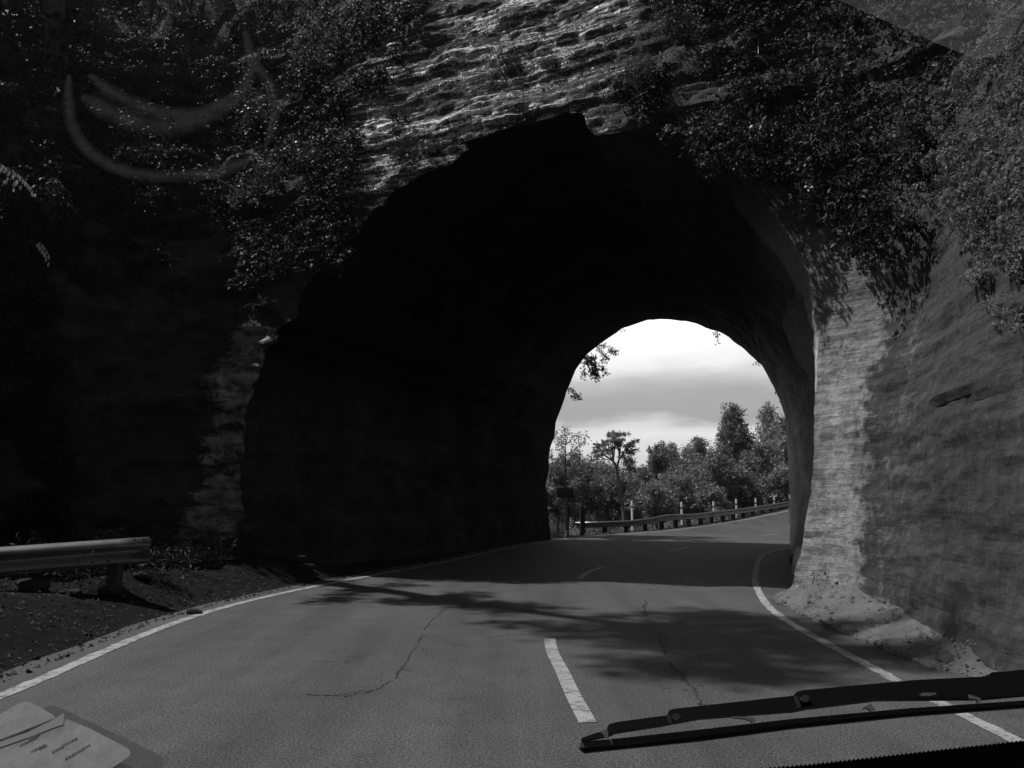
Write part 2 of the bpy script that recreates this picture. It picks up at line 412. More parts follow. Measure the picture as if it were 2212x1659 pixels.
# ground sheet
def ground_z(x, y):
    z = road_z(x, y)
    lx = np.interp(y, LLn[:, 1], LLn[:, 0])
    # bank on the left of the road before the tunnel
    dl = (lx - x)
    n = fbm(np.stack([x, y, 0 * x], -1).reshape(-1, 3), (.9, .9, 1), 4, 5).reshape(np.shape(x))
    bank = sstep(.35, 1.7, dl) * (.40 + .13 * n) * sstep(19, 16, y)
    z = z + bank
    # land falls away beyond the outer guardrail
    d = (y - np.interp(x, LLn[LLn[:, 1] > 28][:, 0], LLn[LLn[:, 1] > 28][:, 1])) * sstep(26, 30, y)
    d = np.where(y > 28, d, 0)
    z = np.where(d > 2.0, z - np.minimum((d - 2.0) * .14, 4.0) + .15 * n, z)
    far = sstep(150, 420, np.hypot(x, y)); z = z * (1 - far) + far * 1.0
    return z - .012
xs = np.unique(np.r_[np.linspace(-900, -60, 18), np.linspace(-60, -14, 30), np.arange(-14, 30, .22), np.linspace(30, 90, 50), np.linspace(90, 900, 18)])
ys = np.unique(np.r_[np.linspace(-400, -20, 14), np.linspace(-20, 2, 20), np.arange(2, 24, .2), np.linspace(24, 100, 120), np.linspace(100, 1400, 22)])
X, Y = np.meshgrid(xs, ys); Z = ground_z(X, Y)
idx = np.arange(X.size).reshape(X.shape)
F = np.stack([idx[:-1, :-1], idx[:-1, 1:], idx[1:, 1:], idx[1:, :-1]], -1).reshape(-1, 4)
tag(mesh_np('ground', np.stack([X, Y, Z], -1).reshape(-1, 3), F, M['dirt'], smooth=True), kind='structure')

# road surface between (and a little past) the edge lines
n = 420
A = resamp(LLn, n); B = resamp(RLn, n)
TA = np.gradient(A, axis=0); TA /= np.linalg.norm(TA, axis=1)[:, None]
TB = np.gradient(B, axis=0); TB /= np.linalg.norm(TB, axis=1)[:, None]
wob = fbm(np.stack([A[:, 0], A[:, 1], A[:, 0] * 0], 1), (.8, .8, 1), 3, 9)
A2 = A + np.stack([-TA[:, 1], TA[:, 0]], 1) * (.55 + .12 * wob)[:, None]
B2 = B + np.stack([TB[:, 1], -TB[:, 0]], 1) * (.75)
K = 14
V = []; F = []
for i in range(n):
    for j in range(K + 1):
        p = A2[i] * (1 - j / K) + B2[i] * (j / K); V.append((p[0], p[1], 0))
V = np.array(V); V[:, 2] = road_z(V[:, 0], V[:, 1])
F = [(i * (K + 1) + j, i * (K + 1) + j + 1, (i + 1) * (K + 1) + j + 1, (i + 1) * (K + 1) + j) for i in range(n - 1) for j in range(K)]
tag(mesh_np('road', V, F, M['asphalt'], smooth=True), kind='structure')

# painted lines
def worn(P_, wid):
    s = np.r_[0, np.cumsum(np.linalg.norm(np.diff(P_, axis=0), axis=1))]; q = np.arange(0, s[-1], .035); P_ = np.stack([np.interp(q, s, P_[:, k]) for k in range(2)], 1)
    for _ in range(8): P_[1:-1] = (P_[:-2] + 2 * P_[1:-1] + P_[2:]) / 4
    v, f = strip2d(P_, wid, .005); e = fbm(v, (9, 9, 9), 3, 55) * .012; c = np.repeat(P_, 2, axis=0); d = v[:, :2] - c; d /= np.linalg.norm(d, axis=1)[:, None]; v[:, :2] += d * e[:, None]; return v, f
v, f = worn(LLn, .14)
tag(mesh_py('road_marking', v, f, M['paint']), 'long worn white edge line along the left of the road', 'road marking', kind='structure')
v, f = worn(RLn, .115)
tag(mesh_py('road_marking', v, f, M['paint']), 'worn white edge line bending round the right rock wall', 'road marking', kind='structure')
cl_pts = [(.75, 2)] + gl([(1270, 1562), (1219, 1460), (1188, 1380), (1205, 1300), (1252, 1250), (1306, 1224)]) + [(4.8, 25), (8.3, 32), (12.0, 37.9), (15.6, 42.0), (21, 46), (30, 50.8)]
CL = polyline(cl_pts, .1)
sC = np.r_[0, np.cumsum(np.linalg.norm(np.diff(CL, axis=0), axis=1))]
def s_at(x, y): return sC[np.argmin(np.hypot(CL[:, 0] - x, CL[:, 1] - y))]
def dash(x0, x1, wid=.125):
    s0, s1 = sorted((x0, x1)); m = (sC >= s0) & (sC <= s1); return strip2d(CL[m], wid, .005)
p0 = gnd(1270, 1562); p1 = gnd(1188, 1380); p2 = gnd(1252, 1250); p3 = gnd(1306, 1224)
sa = s_at(*p0[:2]); sb = s_at(*p1[:2]); sc_ = s_at(*p2[:2]); sd_ = s_at(*p3[:2])
dl = [(sa, sb, 'near short white centre dash in the sunlit road'), (sc_, sd_, 'faint white centre dash just inside the dark tunnel'),
      (sd_ + 6.6, sd_ + 9.4, 'faint white centre dash deep in the tunnel')]
sx = s_at(12.0, 37.9); dl += [(sx - 1.2, sx + 1.3, 'white centre dash in the sun beyond the tunnel'), (sx + 6.5, sx + 9, 'second white centre dash beyond the tunnel, by the rock edge')]
for a, b_, lab in dl:
    v, f = dash(a, b_); tag(mesh_py('centre_dash', v, f, M['paint']), lab, 'road marking', kind='structure')

# seal cracks and an old patch edge in the asphalt
def crack(name, pts, wid, seed, m):
    P0_ = polyline([tuple(gnd(x, y)[:2]) for x, y in pts], .03); rs = np.random.default_rng(seed); V = []; F = []
    def run(P_, wid, keep):
        jit = np.cumsum(rs.normal(0, .007, (len(P_), 2)), axis=0); jit -= np.linspace(0, 1, len(P_))[:, None] * jit[-1]
        P_ = P_ + jit; T = np.gradient(P_, axis=0); T /= np.linalg.norm(T, axis=1)[:, None] + 1e-9; on = True; i0 = len(V)
        for i, p in enumerate(P_):
            if rs.random() < .12: on = rs.random() < keep
            w_ = wid * (.15 + 1.3 * rs.random() ** 2) / 2; nn = np.array([T[i, 1], -T[i, 0]])
            V.extend([(*(p - nn * w_), .0045), (*(p + nn * w_), .0045)])
            if i and on: F.append((i0 + 2 * i - 2, i0 + 2 * i - 1, i0 + 2 * i + 1, i0 + 2 * i))
    run(P0_, wid, .75)
    for q in range(len(P0_) // 14):
        a = P0_[rs.integers(0, len(P0_))]; ang = rs.random() * 6.28; L_ = .12 + .3 * rs.random(); run(a + np.linspace(0, 1, 12)[:, None] * np.array([math.cos(ang), math.sin(ang)]) * L_, wid * .5, .6)
    tag(mesh_py(name, V, F, m), None, None, kind='structure')
M['crack'] = mat('crack', plain(.03, .9))
crack('road_crack', [(968, 1311), (920, 1345), (905, 1372), (880, 1420), (860, 1460), (820, 1490), (760, 1502), (660, 1500)], .02, 1, M['crack'])
crack('road_crack', [(1392, 1296), (1388, 1325), (1400, 1352), (1440, 1410), (1480, 1470), (1520, 1530)], .035, 2, M['crack'])
crack('road_crack', [(1000, 1280), (1060, 1262), (1130, 1230)], .03, 3, M['crack'])
crack('road_crack', [(1130, 1318), (1250, 1330), (1392, 1332), (1480, 1345)], .03, 4, M['crack'])

# ================================================================== THE ROCK: one surface S(u, z)
plan = [(-24, -14), (-17, -5), (-12.8, 3), (-11.0, 9), (-9.6, 13.6), (-8.4, 16.2), (-7.0, 17.4), (-5.2, 16.9), (-2, 15.6), (1.2, 14.15), (3.6, 13.0), (4.32, 12.55), (4.75, 11.75), (5.0, 11.0), (4.95, 10.2), (4.6, 8.6), (4.42, 7.0), (4.35, 5), (4.5, 1.5), (5.2, -4), (7.5, -12), (12, -22)]
PL = polyline(plan, .08)
for _ in range(6): PL[1:-1] = (PL[:-2] + PL[1:-1] * 2 + PL[2:]) / 4
sP = np.r_[0, np.cumsum(np.linalg.norm(np.diff(PL, axis=0), axis=1))]
def u_of(x, y): return sP[np.argmin(np.hypot(PL[:, 0] - x, PL[:, 1] - y))]
uL, uA, uB, uR = u_of(-8.4, 16.2), u_of(-7.0, 17.4), u_of(3.6, 13.0), u_of(4.95, 10.2)
TT = np.gradient(PL, axis=0); TT /= np.linalg.norm(TT, axis=1)[:, None]
kern = np.hanning(61); kern /= kern.sum()
TT = np.stack([np.convolve(np.pad(TT[:, k], 30, mode='edge'), kern, 'valid') for k in range(2)], 1); TT /= np.linalg.norm(TT, axis=1)[:, None]
NN = np.stack([-TT[:, 1], TT[:, 0]], 1)
def lean(u, z):
    zz = np.maximum(z, 0)
    left = .16 * zz + .50 * np.maximum(0, zz - 8.0)
    mid = .02 * zz + .42 * np.maximum(0, zz - 7.0)
    right = .06 * zz + .22 * np.maximum(0, zz - 2.6) + .35 * np.maximum(0, zz - 7)
    toe = -.42 * np.exp(-zz / .35)
    wl = 1 - sstep(uL - 1.0, uA + 2.6, u); wr = sstep(uB - .2, uR, u)
    return left * wl + right * wr + mid * (1 - wl - wr) + toe * wr * .5
def S0(u, z):
    bx = np.interp(u, sP, PL[:, 0]); by = np.interp(u, sP, PL[:, 1]); nx = np.interp(u, sP, NN[:, 0]); ny = np.interp(u, sP, NN[:, 1])
    r = lean(u, z)
    return np.stack([bx + nx * r, by + ny * r, z], -1), np.stack([nx, ny, 0 * nx], -1)
def S(u, z):
    p, nn = S0(u, z); sh = p.shape; q = p.reshape(-1, 3); uu = np.asarray(u).ravel()
    uz = np.stack([uu, q[:, 2], 0 * uu], 1)
    big = fbm(uz, (.22, .3, 1), 3, 21) * .5
    # beds: ledges that step in and out with height, slightly wavy and dipping
    h = q[:, 2] * 5.6 + uu * .16 + fbm(uz, (.25, .25, 1), 3, 33) * .9
    ledge = fbm(np.stack([h, uu * .10, 0 * uu], 1), (1, 1, 1), 3, 41, .6)
    midz = sstep(uA + .5, uA + 3, uu) * (1 - sstep(uB - .5, uB + .5, uu))
    med = fbm(q, (1.3, 1.3, 2.4), 4, 51) * .20 * (1 - .6 * midz)
    lay = fbm(np.stack([uu * .4, q[:, 2] * 8 + uu * .5, 0 * uu], 1), (1, 1, 1), 4, 63, .6)
    fin = fbm(q, (4, 4, 10), 3, 61) * (.045 + .03 * midz) + lay * .035
    smooth_corner = np.exp(-((uu - u_of(4.6, 12.1)) / 1.1) ** 2) * (q[:, 2] < 7)
    leftrough = 1 - sstep(uA, uA + 3, uu)
    am = 1 - .85 * smooth_corner
    rightw = sstep(uR - 1, uR + .5, uu)
    rwz = sstep(uR - .7, uR + .3, uu) * (1 - sstep(3.5, 5.5, q[:, 2])); hh = q[:, 2] * 5.5 + fbm(uz, (.5, .6, 1), 3, 88) * .7
    strata = fbm(np.stack([hh, uu * .25, 0 * uu], 1), (1, 1, 1), 4, 89, .6)
    d = strata * .05 * rwz + big * am * (1 - .8 * rightw) * (1 - .4 * midz) + ledge * (.15 - .055 * midz) * am * (1 - .9 * sstep(uB - .4, uB + .5, uu) * (q[:, 2] < 7.5)) * (1 - .5 * leftrough) + med * am * (1 + 1.2 * leftrough) * (1 - .9 * sstep(uB - .5, uB + .3, uu) * (q[:, 2] < 8)) + fin * (1 - .55 * sstep(uB - .5, uB + .5, uu))
    d = d * sstep(-.1, .5, q[:, 2] + .3)
    q = q + nn.reshape(-1, 3) * d[:, None]
    return q.reshape(sh), d
# portal outline in the picture (left foot, over the crown, to the right foot)
port = [(556, 1262), (540, 1180), (528, 1080), (532, 960), (556, 860), (592, 762), (640, 640), (700, 555), (780, 478), (852, 414), (905, 372), (978, 342), (1018, 302), (1090, 282), (1160, 262), (1210, 246), (1268, 240), (1272, 270), (1290, 292), (1340, 284), (1400, 272), (1450, 286), (1520, 330), (1600, 392), (1670, 455), (1725, 530), (1758, 620), (1770, 720), (1764, 820), (1757, 920), (1752, 1010), (1746, 1090), (1730, 1180), (1712, 1250), (1700, 1320)]
PO = np.array(port, float)
def densify(P_, m):
    s = np.r_[0, np.cumsum(np.linalg.norm(np.diff(P_, axis=0), axis=1))]; q = np.linspace(0, s[-1], m)
    return np.stack([np.interp(q, s, P_[:, k]) for k in range(P_.shape[1])], 1)
du = .085
us = np.arange(u_of(-24, -14), sP[-1], du)
fine_u = us
zs = np.r_[np.arange(-.3, 14.4, du), 15, 15.8, 17, 18.5, 20]
U, Zg = np.meshgrid(us, zs)
G3, dd = S(U, Zg)
px, py = pix(G3)
inport = (U > uL - 1) & (U < uR + .3)
def inside(poly, x, y):
    c = np.zeros(x.shape, bool); n_ = len(poly); j = n_ - 1
    for i in range(n_):
        xi, yi = poly[i]; xj, yj = poly[j]
        cond = ((yi > y) != (yj > y)) & (x < (xj - xi) * (y - yi) / (yj - yi + 1e-12) + xi)
        c ^= cond; j = i
    return c
poly = np.vstack([PO, [(1700, 1900), (556, 1900)]])
PD = densify(PO, 260)
rs = np.random.default_rng(3)
jx = fbm(np.stack([np.arange(260), np.zeros(260), np.zeros(260)], 1), (.12, 1, 1), 4, 77) * 7
PD = PD + np.stack([jx, -jx * .5], 1) * np.minimum(1, np.minimum(np.arange(260), 259 - np.arange(260)) / 20)[:, None]
k26 = np.arange(260); jl = (fbm(np.stack([k26, 0 * k26, 0 * k26], 1), (.09, 1, 1), 4, 178, .7) * 15) * (1 - sstep(95, 130, k26)); PD = PD + np.stack([jl, jl * .3], 1)
poly = np.vstack([PD, [(1700, 1900), (556, 1900)]])
hole = inside(poly, px, py) & inport
# outline in 3-D: nearest grid vertices, refined by averaging
sel = np.argwhere(inport & (px > 400) & (px < 1950) & (py < 1400))
sx_, sy_ = px[sel[:, 0], sel[:, 1]], py[sel[:, 0], sel[:, 1]]; s3 = G3[sel[:, 0], sel[:, 1]]
ring0 = []
for (a, b_) in PD:
    d2 = (sx_ - a) ** 2 + (sy_ - b_) ** 2; k4 = np.argpartition(d2, 4)[:4]; ww = 1 / (d2[k4] + .5); ring0.append((s3[k4] * ww[:, None]).sum(0) / ww.sum())
ring0 = np.array(ring0)
ring0[0, 2] = ring0[-1, 2] = -.1
# snap the rim vertices of the hole to the outline
bx_ = hole.copy()
nb = np.zeros_like(hole)
for dy in (-1, 0, 1):
    for dx in (-1, 0, 1):
        nb |= ~np.roll(np.roll(hole, dy, 0), dx, 1)
rim = hole & nb
for (i, j) in np.argwhere(rim):
    k1 = np.argmin((PD[:, 0] - px[i, j]) ** 2 + (PD[:, 1] - py[i, j]) ** 2); G3[i, j] = ring0[k1]
core = hole & ~rim
idx = np.arange(U.size).reshape(U.shape)
F = np.stack([idx[:-1, :-1], idx[:-1, 1:], idx[1:, 1:], idx[1:, :-1]], -1).reshape(-1, 4)
bad = core.ravel()
allrim = rim.ravel()
keep = ~(bad[F].any(1)) & ~(allrim[F].all(1))
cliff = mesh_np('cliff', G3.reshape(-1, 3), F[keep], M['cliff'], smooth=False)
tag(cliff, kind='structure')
# bare rock and painted sunlight (value per vertex)
Uf = U.ravel(); Zf = Zg.ravel()
bare = -.25 + .0 * Uf
ucor = u_of(4.5, 12.2)
bare += 1.0 * np.exp(-(np.abs(Uf - ucor - .15) / 1.0) ** 3) * (1 - sstep(5.0, 7.5, Zf)) + .22 * np.exp(-((Uf - ucor - 1.6) / 1.2) ** 2) * (Zf < 5)  # the corner's sunlit strip is put into the rock colour
midw = sstep(uA + 1, uA + 3, Uf) * (1 - sstep(uB - 1.5, uB, Uf)) * sstep(8, 9, Zf)
bare += .44 * midw
def upx(X0, Y0):
    d2 = (px - X0) ** 2 + (py - Y0) ** 2 + 1e6 * (G3[..., 1] < 3) + 1e6 * core
    i, j = np.unravel_index(np.argmin(d2), d2.shape); return U[i, j]
pa_, pb_ = upx(425, 1050), upx(520, 1050)
ctr = (pa_ + pb_) / 2 + .12 * np.maximum(0, Zf - 2.5) + .25 * fbm(np.stack([Zf, 0 * Zf, 0 * Zf], 1), (.9, 1, 1), 2, 6)
pil = np.exp(-(np.abs(Uf - ctr) / ((pb_ - pa_) * .85)) ** 4) * (Zf < 5.4)
bare += .8 * pil  # bare column rock, lightened to stand in for weak ambient light
bare += .38 * sstep(uR - .9, uR - .3, Uf) * (1 - sstep(3.2, 5.5, Zf))
cliff.data.attributes.new('wall_shade', 'FLOAT', 'POINT').data.foreach_set('value', np.maximum(sstep(uR - 1.4, uR - .2, Uf), sstep(3.0, 4.8, Zf) * (Uf > uB - 1)).astype(np.float32))  # shade on the right wall and upper corner, painted as darker rock
at_ = cliff.data.attributes.new('bare', 'FLOAT', 'POINT')
stk = -.6 + .72 * sstep(uA + .5, uA + 2.5, Uf) * (1 - sstep(uB - 2.2, uB - .4, Uf)) * sstep(7.5, 8.5, Zf) + .05 * fbm(np.stack([Uf, Zf * 2, 0 * Uf], 1), (.5, .5, 1), 2, 5)
stk += .50 * pil + .45 * sstep(uR + .5, uR + 1.5, Uf) * (Zf < 4.5)
cliff.data.attributes.new('streak', 'FLOAT', 'POINT').data.foreach_set('value', stk.astype(np.float32))
if len(cliff.data.vertices) == len(bare): at_.data.foreach_set('value', bare.astype(np.float32))

# hill top behind the cliff edge, so that the rock is a solid hill
topu = us[::12]
tp, _ = S(topu, np.full_like(topu, zs[-1])); _, tn = S0(topu, np.full_like(topu, zs[-1]))
wp = (sstep(uL, uA, topu) * (1 - sstep(uB, uR, topu)))
depths = [0, 1, 2.5, 4.5, 7, 9.5]
V = []; Fh = []
for k_, dp in enumerate(depths):
    q = tp + tn * (dp * (1 + .9 * (1 - wp)))[:, None]; q[:, 2] += dp * .25 - .02 * dp * dp; V.append(q)
m_ = len(topu); V = np.vstack(V)
Fh = np.array([(a * m_ + j, a * m_ + j + 1, (a + 1) * m_ + j + 1, (a + 1) * m_ + j) for a in range(len(depths) - 1) for j in range(m_ - 1)])
tag(mesh_np('hill', V, Fh, M['dirt'], smooth=True), kind='structure')

# tunnel bore: from the portal outline to the exit outline
ex = [(1190, 1176), (1187, 1140), (1183, 1100), (1181, 1050), (1185, 1000), (1192, 950), (1205, 900), (1222, 850), (1242, 800), (1268, 765), (1300, 740), (1340, 712), (1372, 700), (1400, 691), (1440, 690), (1478, 692), (1500, 699), (1540, 712), (1575, 730), (1605, 748), (1620, 765), (1645, 790), (1668, 832), (1685, 865), (1696, 900), (1700, 950), (1703, 1000), (1704, 1060), (1706, 1110), (1707, 1150), (1708, 1190)]
EX = densify(np.array(ex, float), 260)
jx = fbm(np.stack([np.arange(260), np.zeros(260), np.zeros(260)], 1), (.15, 1, 1), 4, 177) * 2.2
EX = EX + np.stack([jx, -jx], 1)
e0 = gnd(1190, 1166)[:2]; e1 = gnd(1708, 1179)[:2]
en = np.array([-(e1 - e0)[1], (e1 - e0)[0]]); en /= np.linalg.norm(en)
def onexit(a, b_):
    d = ray(a, b_); t = (np.dot(en, e0) - np.dot(en, CAM[:2])) / np.dot(en, d[:2]); return CAM + d * t
ring1 = np.array([onexit(a, b_) for a, b_ in EX]); ring1[0, 2] = min(ring1[0, 2], -.1); ring1[-1, 2] = -.1
# resample both by angle-like arclength
def rs3(R, m):
    s = np.r_[0, np.cumsum(np.linalg.norm(np.diff(R, axis=0), axis=1))]; q = np.linspace(0, s[-1], m)
    return np.stack([np.interp(q, s, R[:, k]) for k in range(3)], 1)
mR = 220
# portal ring pushed a little outwards into the rock so no gap shows
R0 = rs3(ring0, mR); R1 = rs3(ring1, mR)
c0 = R0.mean(0); c1 = R1.mean(0)
nS = 120
rows = []
for i in range(nS):
    t = i / (nS - 1)
    R = R0 * (1 - t) + R1 * t
    ang = np.linspace(0, 1, mR)
    bulge = .55 * math.sin(math.pi * t) * np.exp(-((ang - .92) / .12) ** 2)      # the right wall hollows slightly
    swell = .5 * math.sin(math.pi * min(1, t * 1.4)) * np.exp(-((ang - .1) / .14) ** 2)
    c = c0 * (1 - t) + c1 * t
    d = R - c; d[:, 1] *= .3; d /= np.linalg.norm(d, axis=1)[:, None]
    R = R + d * bulge[:, None]
    nzv = fbm(R, (.45, .45, .8), 3, 91) * .26 + fbm(R, (1.2, 1.2, 7), 4, 95) * .07
    fade = min(1, (1 - t) * 4) * min(1, t * 8)
    R = R + d * (nzv * fade + (.03 if i == 0 else 0))[:, None]
    R[:, 2] = np.maximum(R[:, 2], -.1)
    R[0, 2] = R[-1, 2] = -.1
    rows.append(R)
V = np.vstack(rows)
F = np.array([(i * mR + j, i * mR + j + 1, (i + 1) * mR + j + 1, (i + 1) * mR + j) for i in range(nS - 1) for j in range(mR - 1)])
tun = empty('tunnel', (2, 22, 0)); tag(tun, 'rough rock-cut road tunnel, black inside, with a bright arched far exit', 'tunnel')
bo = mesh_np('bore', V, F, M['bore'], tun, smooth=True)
aa = np.linspace(0, 1, mR); zz_ = V[:, 2].reshape(nS, mR); exit_light = (sstep(.55, .66, aa)[None, :] * (.05 + .95 * (1 - sstep(3.0, 7.5, zz_))) + .06 * ((1 - sstep(.14, .24, aa))[None, :] * (1 - sstep(.2, .8, np.arange(nS) / nS))[:, None])).ravel(); bo.data.attributes.new('pale', 'FLOAT', 'POINT').data.foreach_set('value', exit_light.astype(np.float32))  # light from the tunnel ends painted into the wall colour, fading with height
# the outside rock round the far exit
outs = []
cE = ring1.mean(0)
for k_, sc in enumerate([1.0, 1.03, 1.12, 1.3, 1.7, 2.4]):
    q = cE + (rows[-1] - cE) * sc; q[:, 2] = np.where(rows[-1][:, 2] < 0, -.1, q[:, 2])
    q[:, :2] += en * (.12 * (1 if k_ else 0) - .35 * (sc - 1))
    if k_: q += fbm(q, (.7, .7, .7), 3, 120)[:, None] * np.array([en[0], en[1], 0]) * .25
    outs.append(q)
V = np.vstack(outs); F = np.array([(i * mR + j, (i + 1) * mR + j, (i + 1) * mR + j + 1, i * mR + j + 1) for i in range(len(outs) - 1) for j in range(mR - 1)])
mesh_np('exit_face', V, F, M['bore'], tun, smooth=True)

# concrete apron at the foot of the right wall
low = [(4.3, 13.4), (3.98, 12.6)] + gl([(1702, 1312), (1780, 1352), (1850, 1382), (2000, 1441), (2058, 1453)]) + [(4.15, 6.3)]
hi_ = [(4.9, 13.4), (4.6, 12.6), (4.95, 11.6), (5.15, 10.6), (4.95, 9.2), (4.62, 7.9), (4.5, 7.0), (4.55, 6.3)]
lowc = resamp(polyline(low, .1), 110); lowc[:, 0] += fbm(np.stack([lowc[:, 1], 0 * lowc[:, 1], 0 * lowc[:, 1]], 1), (2.2, 1, 1), 4, 14, .6) * .06; hic = resamp(polyline(hi_, .1), 110)
V = []; F = []
KK = 7
for i in range(110):
    for j in range(KK + 1):
        t = j / KK; p = lowc[i] * (1 - t) + hic[i] * t
        z = -.02 + .035 * (j > 0) + .50 * t ** 1.5 * np.interp(i, [0, 20, 85, 109], [.6, 1, .55, .1])
        V.append((p[0], p[1], z))
V = np.array(V); V[:, 2] += fbm(V, (2.5, 2.5, 2.5), 3, 8) * .03 * (V[:, 2] > 0.03)
F = [(i * (KK + 1) + j, i * (KK + 1) + j + 1, (i + 1) * (KK + 1) + j + 1, (i + 1) * (KK + 1) + j) for i in range(109) for j in range(KK)]
tag(mesh_np('concrete_apron', V, F, M['concrete'], smooth=True), 'pale sloping concrete apron along the foot of the right rock wall', 'apron')

# ================================================================== VEGETATION
def leaves(C, size, asp=.5, nrm=None, flat=0.0, rng=RNG, down=0.0, fold=True):
    """one bent leaf (two triangles pairs) for each centre C"""
    m = len(C)
    a = rng.normal(size=(m, 3))
    if nrm is not None: a = a * (1 - flat) + 0
    a[:, 2] -= down
    a /= np.linalg.norm(a, axis=1)[:, None]
    b_ = rng.normal(size=(m, 3))
    if nrm is not None: # keep the leaf's face turned towards nrm
        n0 = nrm + rng.normal(size=(m, 3)) * (1 - flat); n0 /= np.linalg.norm(n0, axis=1)[:, None]
        a = a - n0 * (a * n0).sum(1)[:, None]; a /= np.linalg.norm(a, axis=1)[:, None]
        s_ = np.cross(a, n0)
    else:
        s_ = b_ - a * (a * b_).sum(1)[:, None]; s_ /= np.linalg.norm(s_, axis=1)[:, None]; n0 = np.cross(a, s_)
    sz = (np.asarray(size) * (.55 + .9 * rng.random(m)))[:, None]
    p0 = C; p2 = C + a * sz; md = C + a * sz * .5 + n0 * sz * .12
    p1 = md + s_ * sz * asp * .5; p3 = md - s_ * sz * asp * .5
    V = np.stack([p0, p1, p2, p3], 1).reshape(-1, 3)
    F = np.arange(4 * m).reshape(m, 4)
    return V, F
def clump_pts(centres, rad, per, rng=RNG, squash=(1, 1, 1)):
    m = len(centres); d = rng.normal(size=(m, per, 3)); d /= np.linalg.norm(d, axis=2)[..., None]
    r = rng.random((m, per, 1)) ** .45
    return (np.asarray(centres)[:, None, :] + d * r * np.asarray(rad).reshape(-1, 1, 1) * np.array(squash)).reshape(-1, 3)

# --- creeping foliage on the cliff: masks by the picture region it covers in the photo
def cover_density(PX, PY, Uq, Zq):
    d = np.zeros_like(PX)
    d = np.maximum(d, 1.0 * ((Uq < uL - .5)))                                    # the left bank
    d = np.maximum(d, ((Uq >= uL - .5) & (Uq < uA + 2.5) & (Zq > 6.3)) * 1.0)
    edge = np.interp(PY, [-400, 0, 120, 250, 420], [1090, 960, 880, 790, 780])
    d = np.maximum(d, ((PX < edge) & (Zq > 6.5) & (Uq < uB)) * 1.0)
    edge2 = np.interp(PY, [-400, 0, 100, 200, 300, 450, 600], [1500, 1420, 1450, 1330, 1440, 1600, 1720])
    d = np.maximum(d, ((PX > edge2) & (Zq > 5.2) & (PY < 640)) * 1.0)
    d = d * (PY < np.interp(PX, [1380, 1500, 1750, 1850, 1950, 2100, 2212], [330, 390, 400, 520, 680, 800, 830]) + 2000 * (PX < 1380))
    d = np.maximum(d, (PY < np.interp(PX, [1750, 1850, 1950, 2100, 2212], [400, 520, 680, 800, 830])) * ((Uq > uR - .3) & (Zq > np.interp(Uq, [uR - .3, uR + 1.0, uR + 2.5, uR + 4.5], [6, 4.6, 3.3, 2.7]))) * .9)
    return d
def scatter(nc, seed, zmax=19.5, umin=None, umax=None):
    rr = np.random.default_rng(seed)
    u = rr.uniform(umin if umin is not None else us[0] + 4, umax if umax is not None else uR + 9, nc); z = rr.random(nc) * zmax
    p, d = S(u, z); _, nn = S0(u, z); X_, Y_ = pix(p)
    ok = (p[:, 1] > 1.5) & (rr.random(nc) < cover_density(X_, Y_, u, z)) & (X_ > -150) & (X_ < 2400) & (Y_ > -250)
    return p[ok], nn[ok], u[ok], z[ok]
# clumps of small leaves
p, nn, u, z = scatter(70000, 5)
patch = fbm(p, (.55, .55, .55), 3, 301)
rr = np.random.default_rng(8)
base = p - nn * (.02 + np.maximum(0, .30 + .55 * patch))[:, None] * rr.random((len(p), 1))
rightm = u > uB
def mass(name, msk, rad, per, size, asp, m, label, down=.2, pull=.25):
    C = base[msk]; k = len(C); d = rr.normal(size=(k, per, 3)) * .8 - nn[msk][:, None, :] * .7 + np.array([0, 0, .25]); d /= np.linalg.norm(d, axis=2)[..., None]
    rr_ = (rad * (.5 + 1.0 * rr.random(k)))[:, None, None] * (.8 + .25 * rr.random((k, per, 1)))
    P_ = (C[:, None, :] + d * rr_ * np.array([1, 1, .8])).reshape(-1, 3)
    V, F = leaves(P_, np.repeat(size * (.7 + .8 * rr.random(k)), per), asp, d.reshape(-1, 3), .6, rr, down)
    o = mesh_np(name, V, F, m); tag(o, label, 'foliage', kind='stuff'); return o
lm = (~rightm) & (patch > -.5)
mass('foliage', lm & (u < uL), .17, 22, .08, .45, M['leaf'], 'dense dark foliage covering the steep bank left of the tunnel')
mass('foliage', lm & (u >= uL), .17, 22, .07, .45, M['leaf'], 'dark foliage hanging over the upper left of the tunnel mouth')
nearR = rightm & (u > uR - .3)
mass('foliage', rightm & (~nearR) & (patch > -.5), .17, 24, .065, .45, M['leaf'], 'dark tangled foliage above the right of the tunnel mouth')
mass('moss', nearR & (patch > -.55) & (rr.random(len(u)) < .45), .13, 80, .032, .6, M['moss'], 'bushy moss and small-leaved creeper cloaking the upper right rock wall', .3)

# --- moss tufts along the beds over the portal
rr = np.random.default_rng(31)
u = rr.uniform(uA + 1, uB + .5, 15000); z = rr.uniform(6.5, 13.3, 15000)
p, d = S(u, z); _, nn = S0(u, z); X_, Y_ = pix(p)
msk = (fbm(np.stack([u, z * 4, 0 * u], 1), (.8, .8, 1), 3, 71) > -.02) & ~inside(poly, X_, Y_) & (Y_ > -100) & (Y_ < 460)
p = p[msk]; nn = nn[msk]
P_ = clump_pts(p, np.full(len(p), .055), 7, rr, (1.3, 1.3, .6))
V, F = leaves(P_, .035, .5, np.repeat(-nn, 7, axis=0) + np.array([0, 0, .6]), .3, rr)
tag(mesh_np('moss', V, F, M['moss']), 'tufted moss in rows along the rock beds over the tunnel', 'moss', kind='stuff')

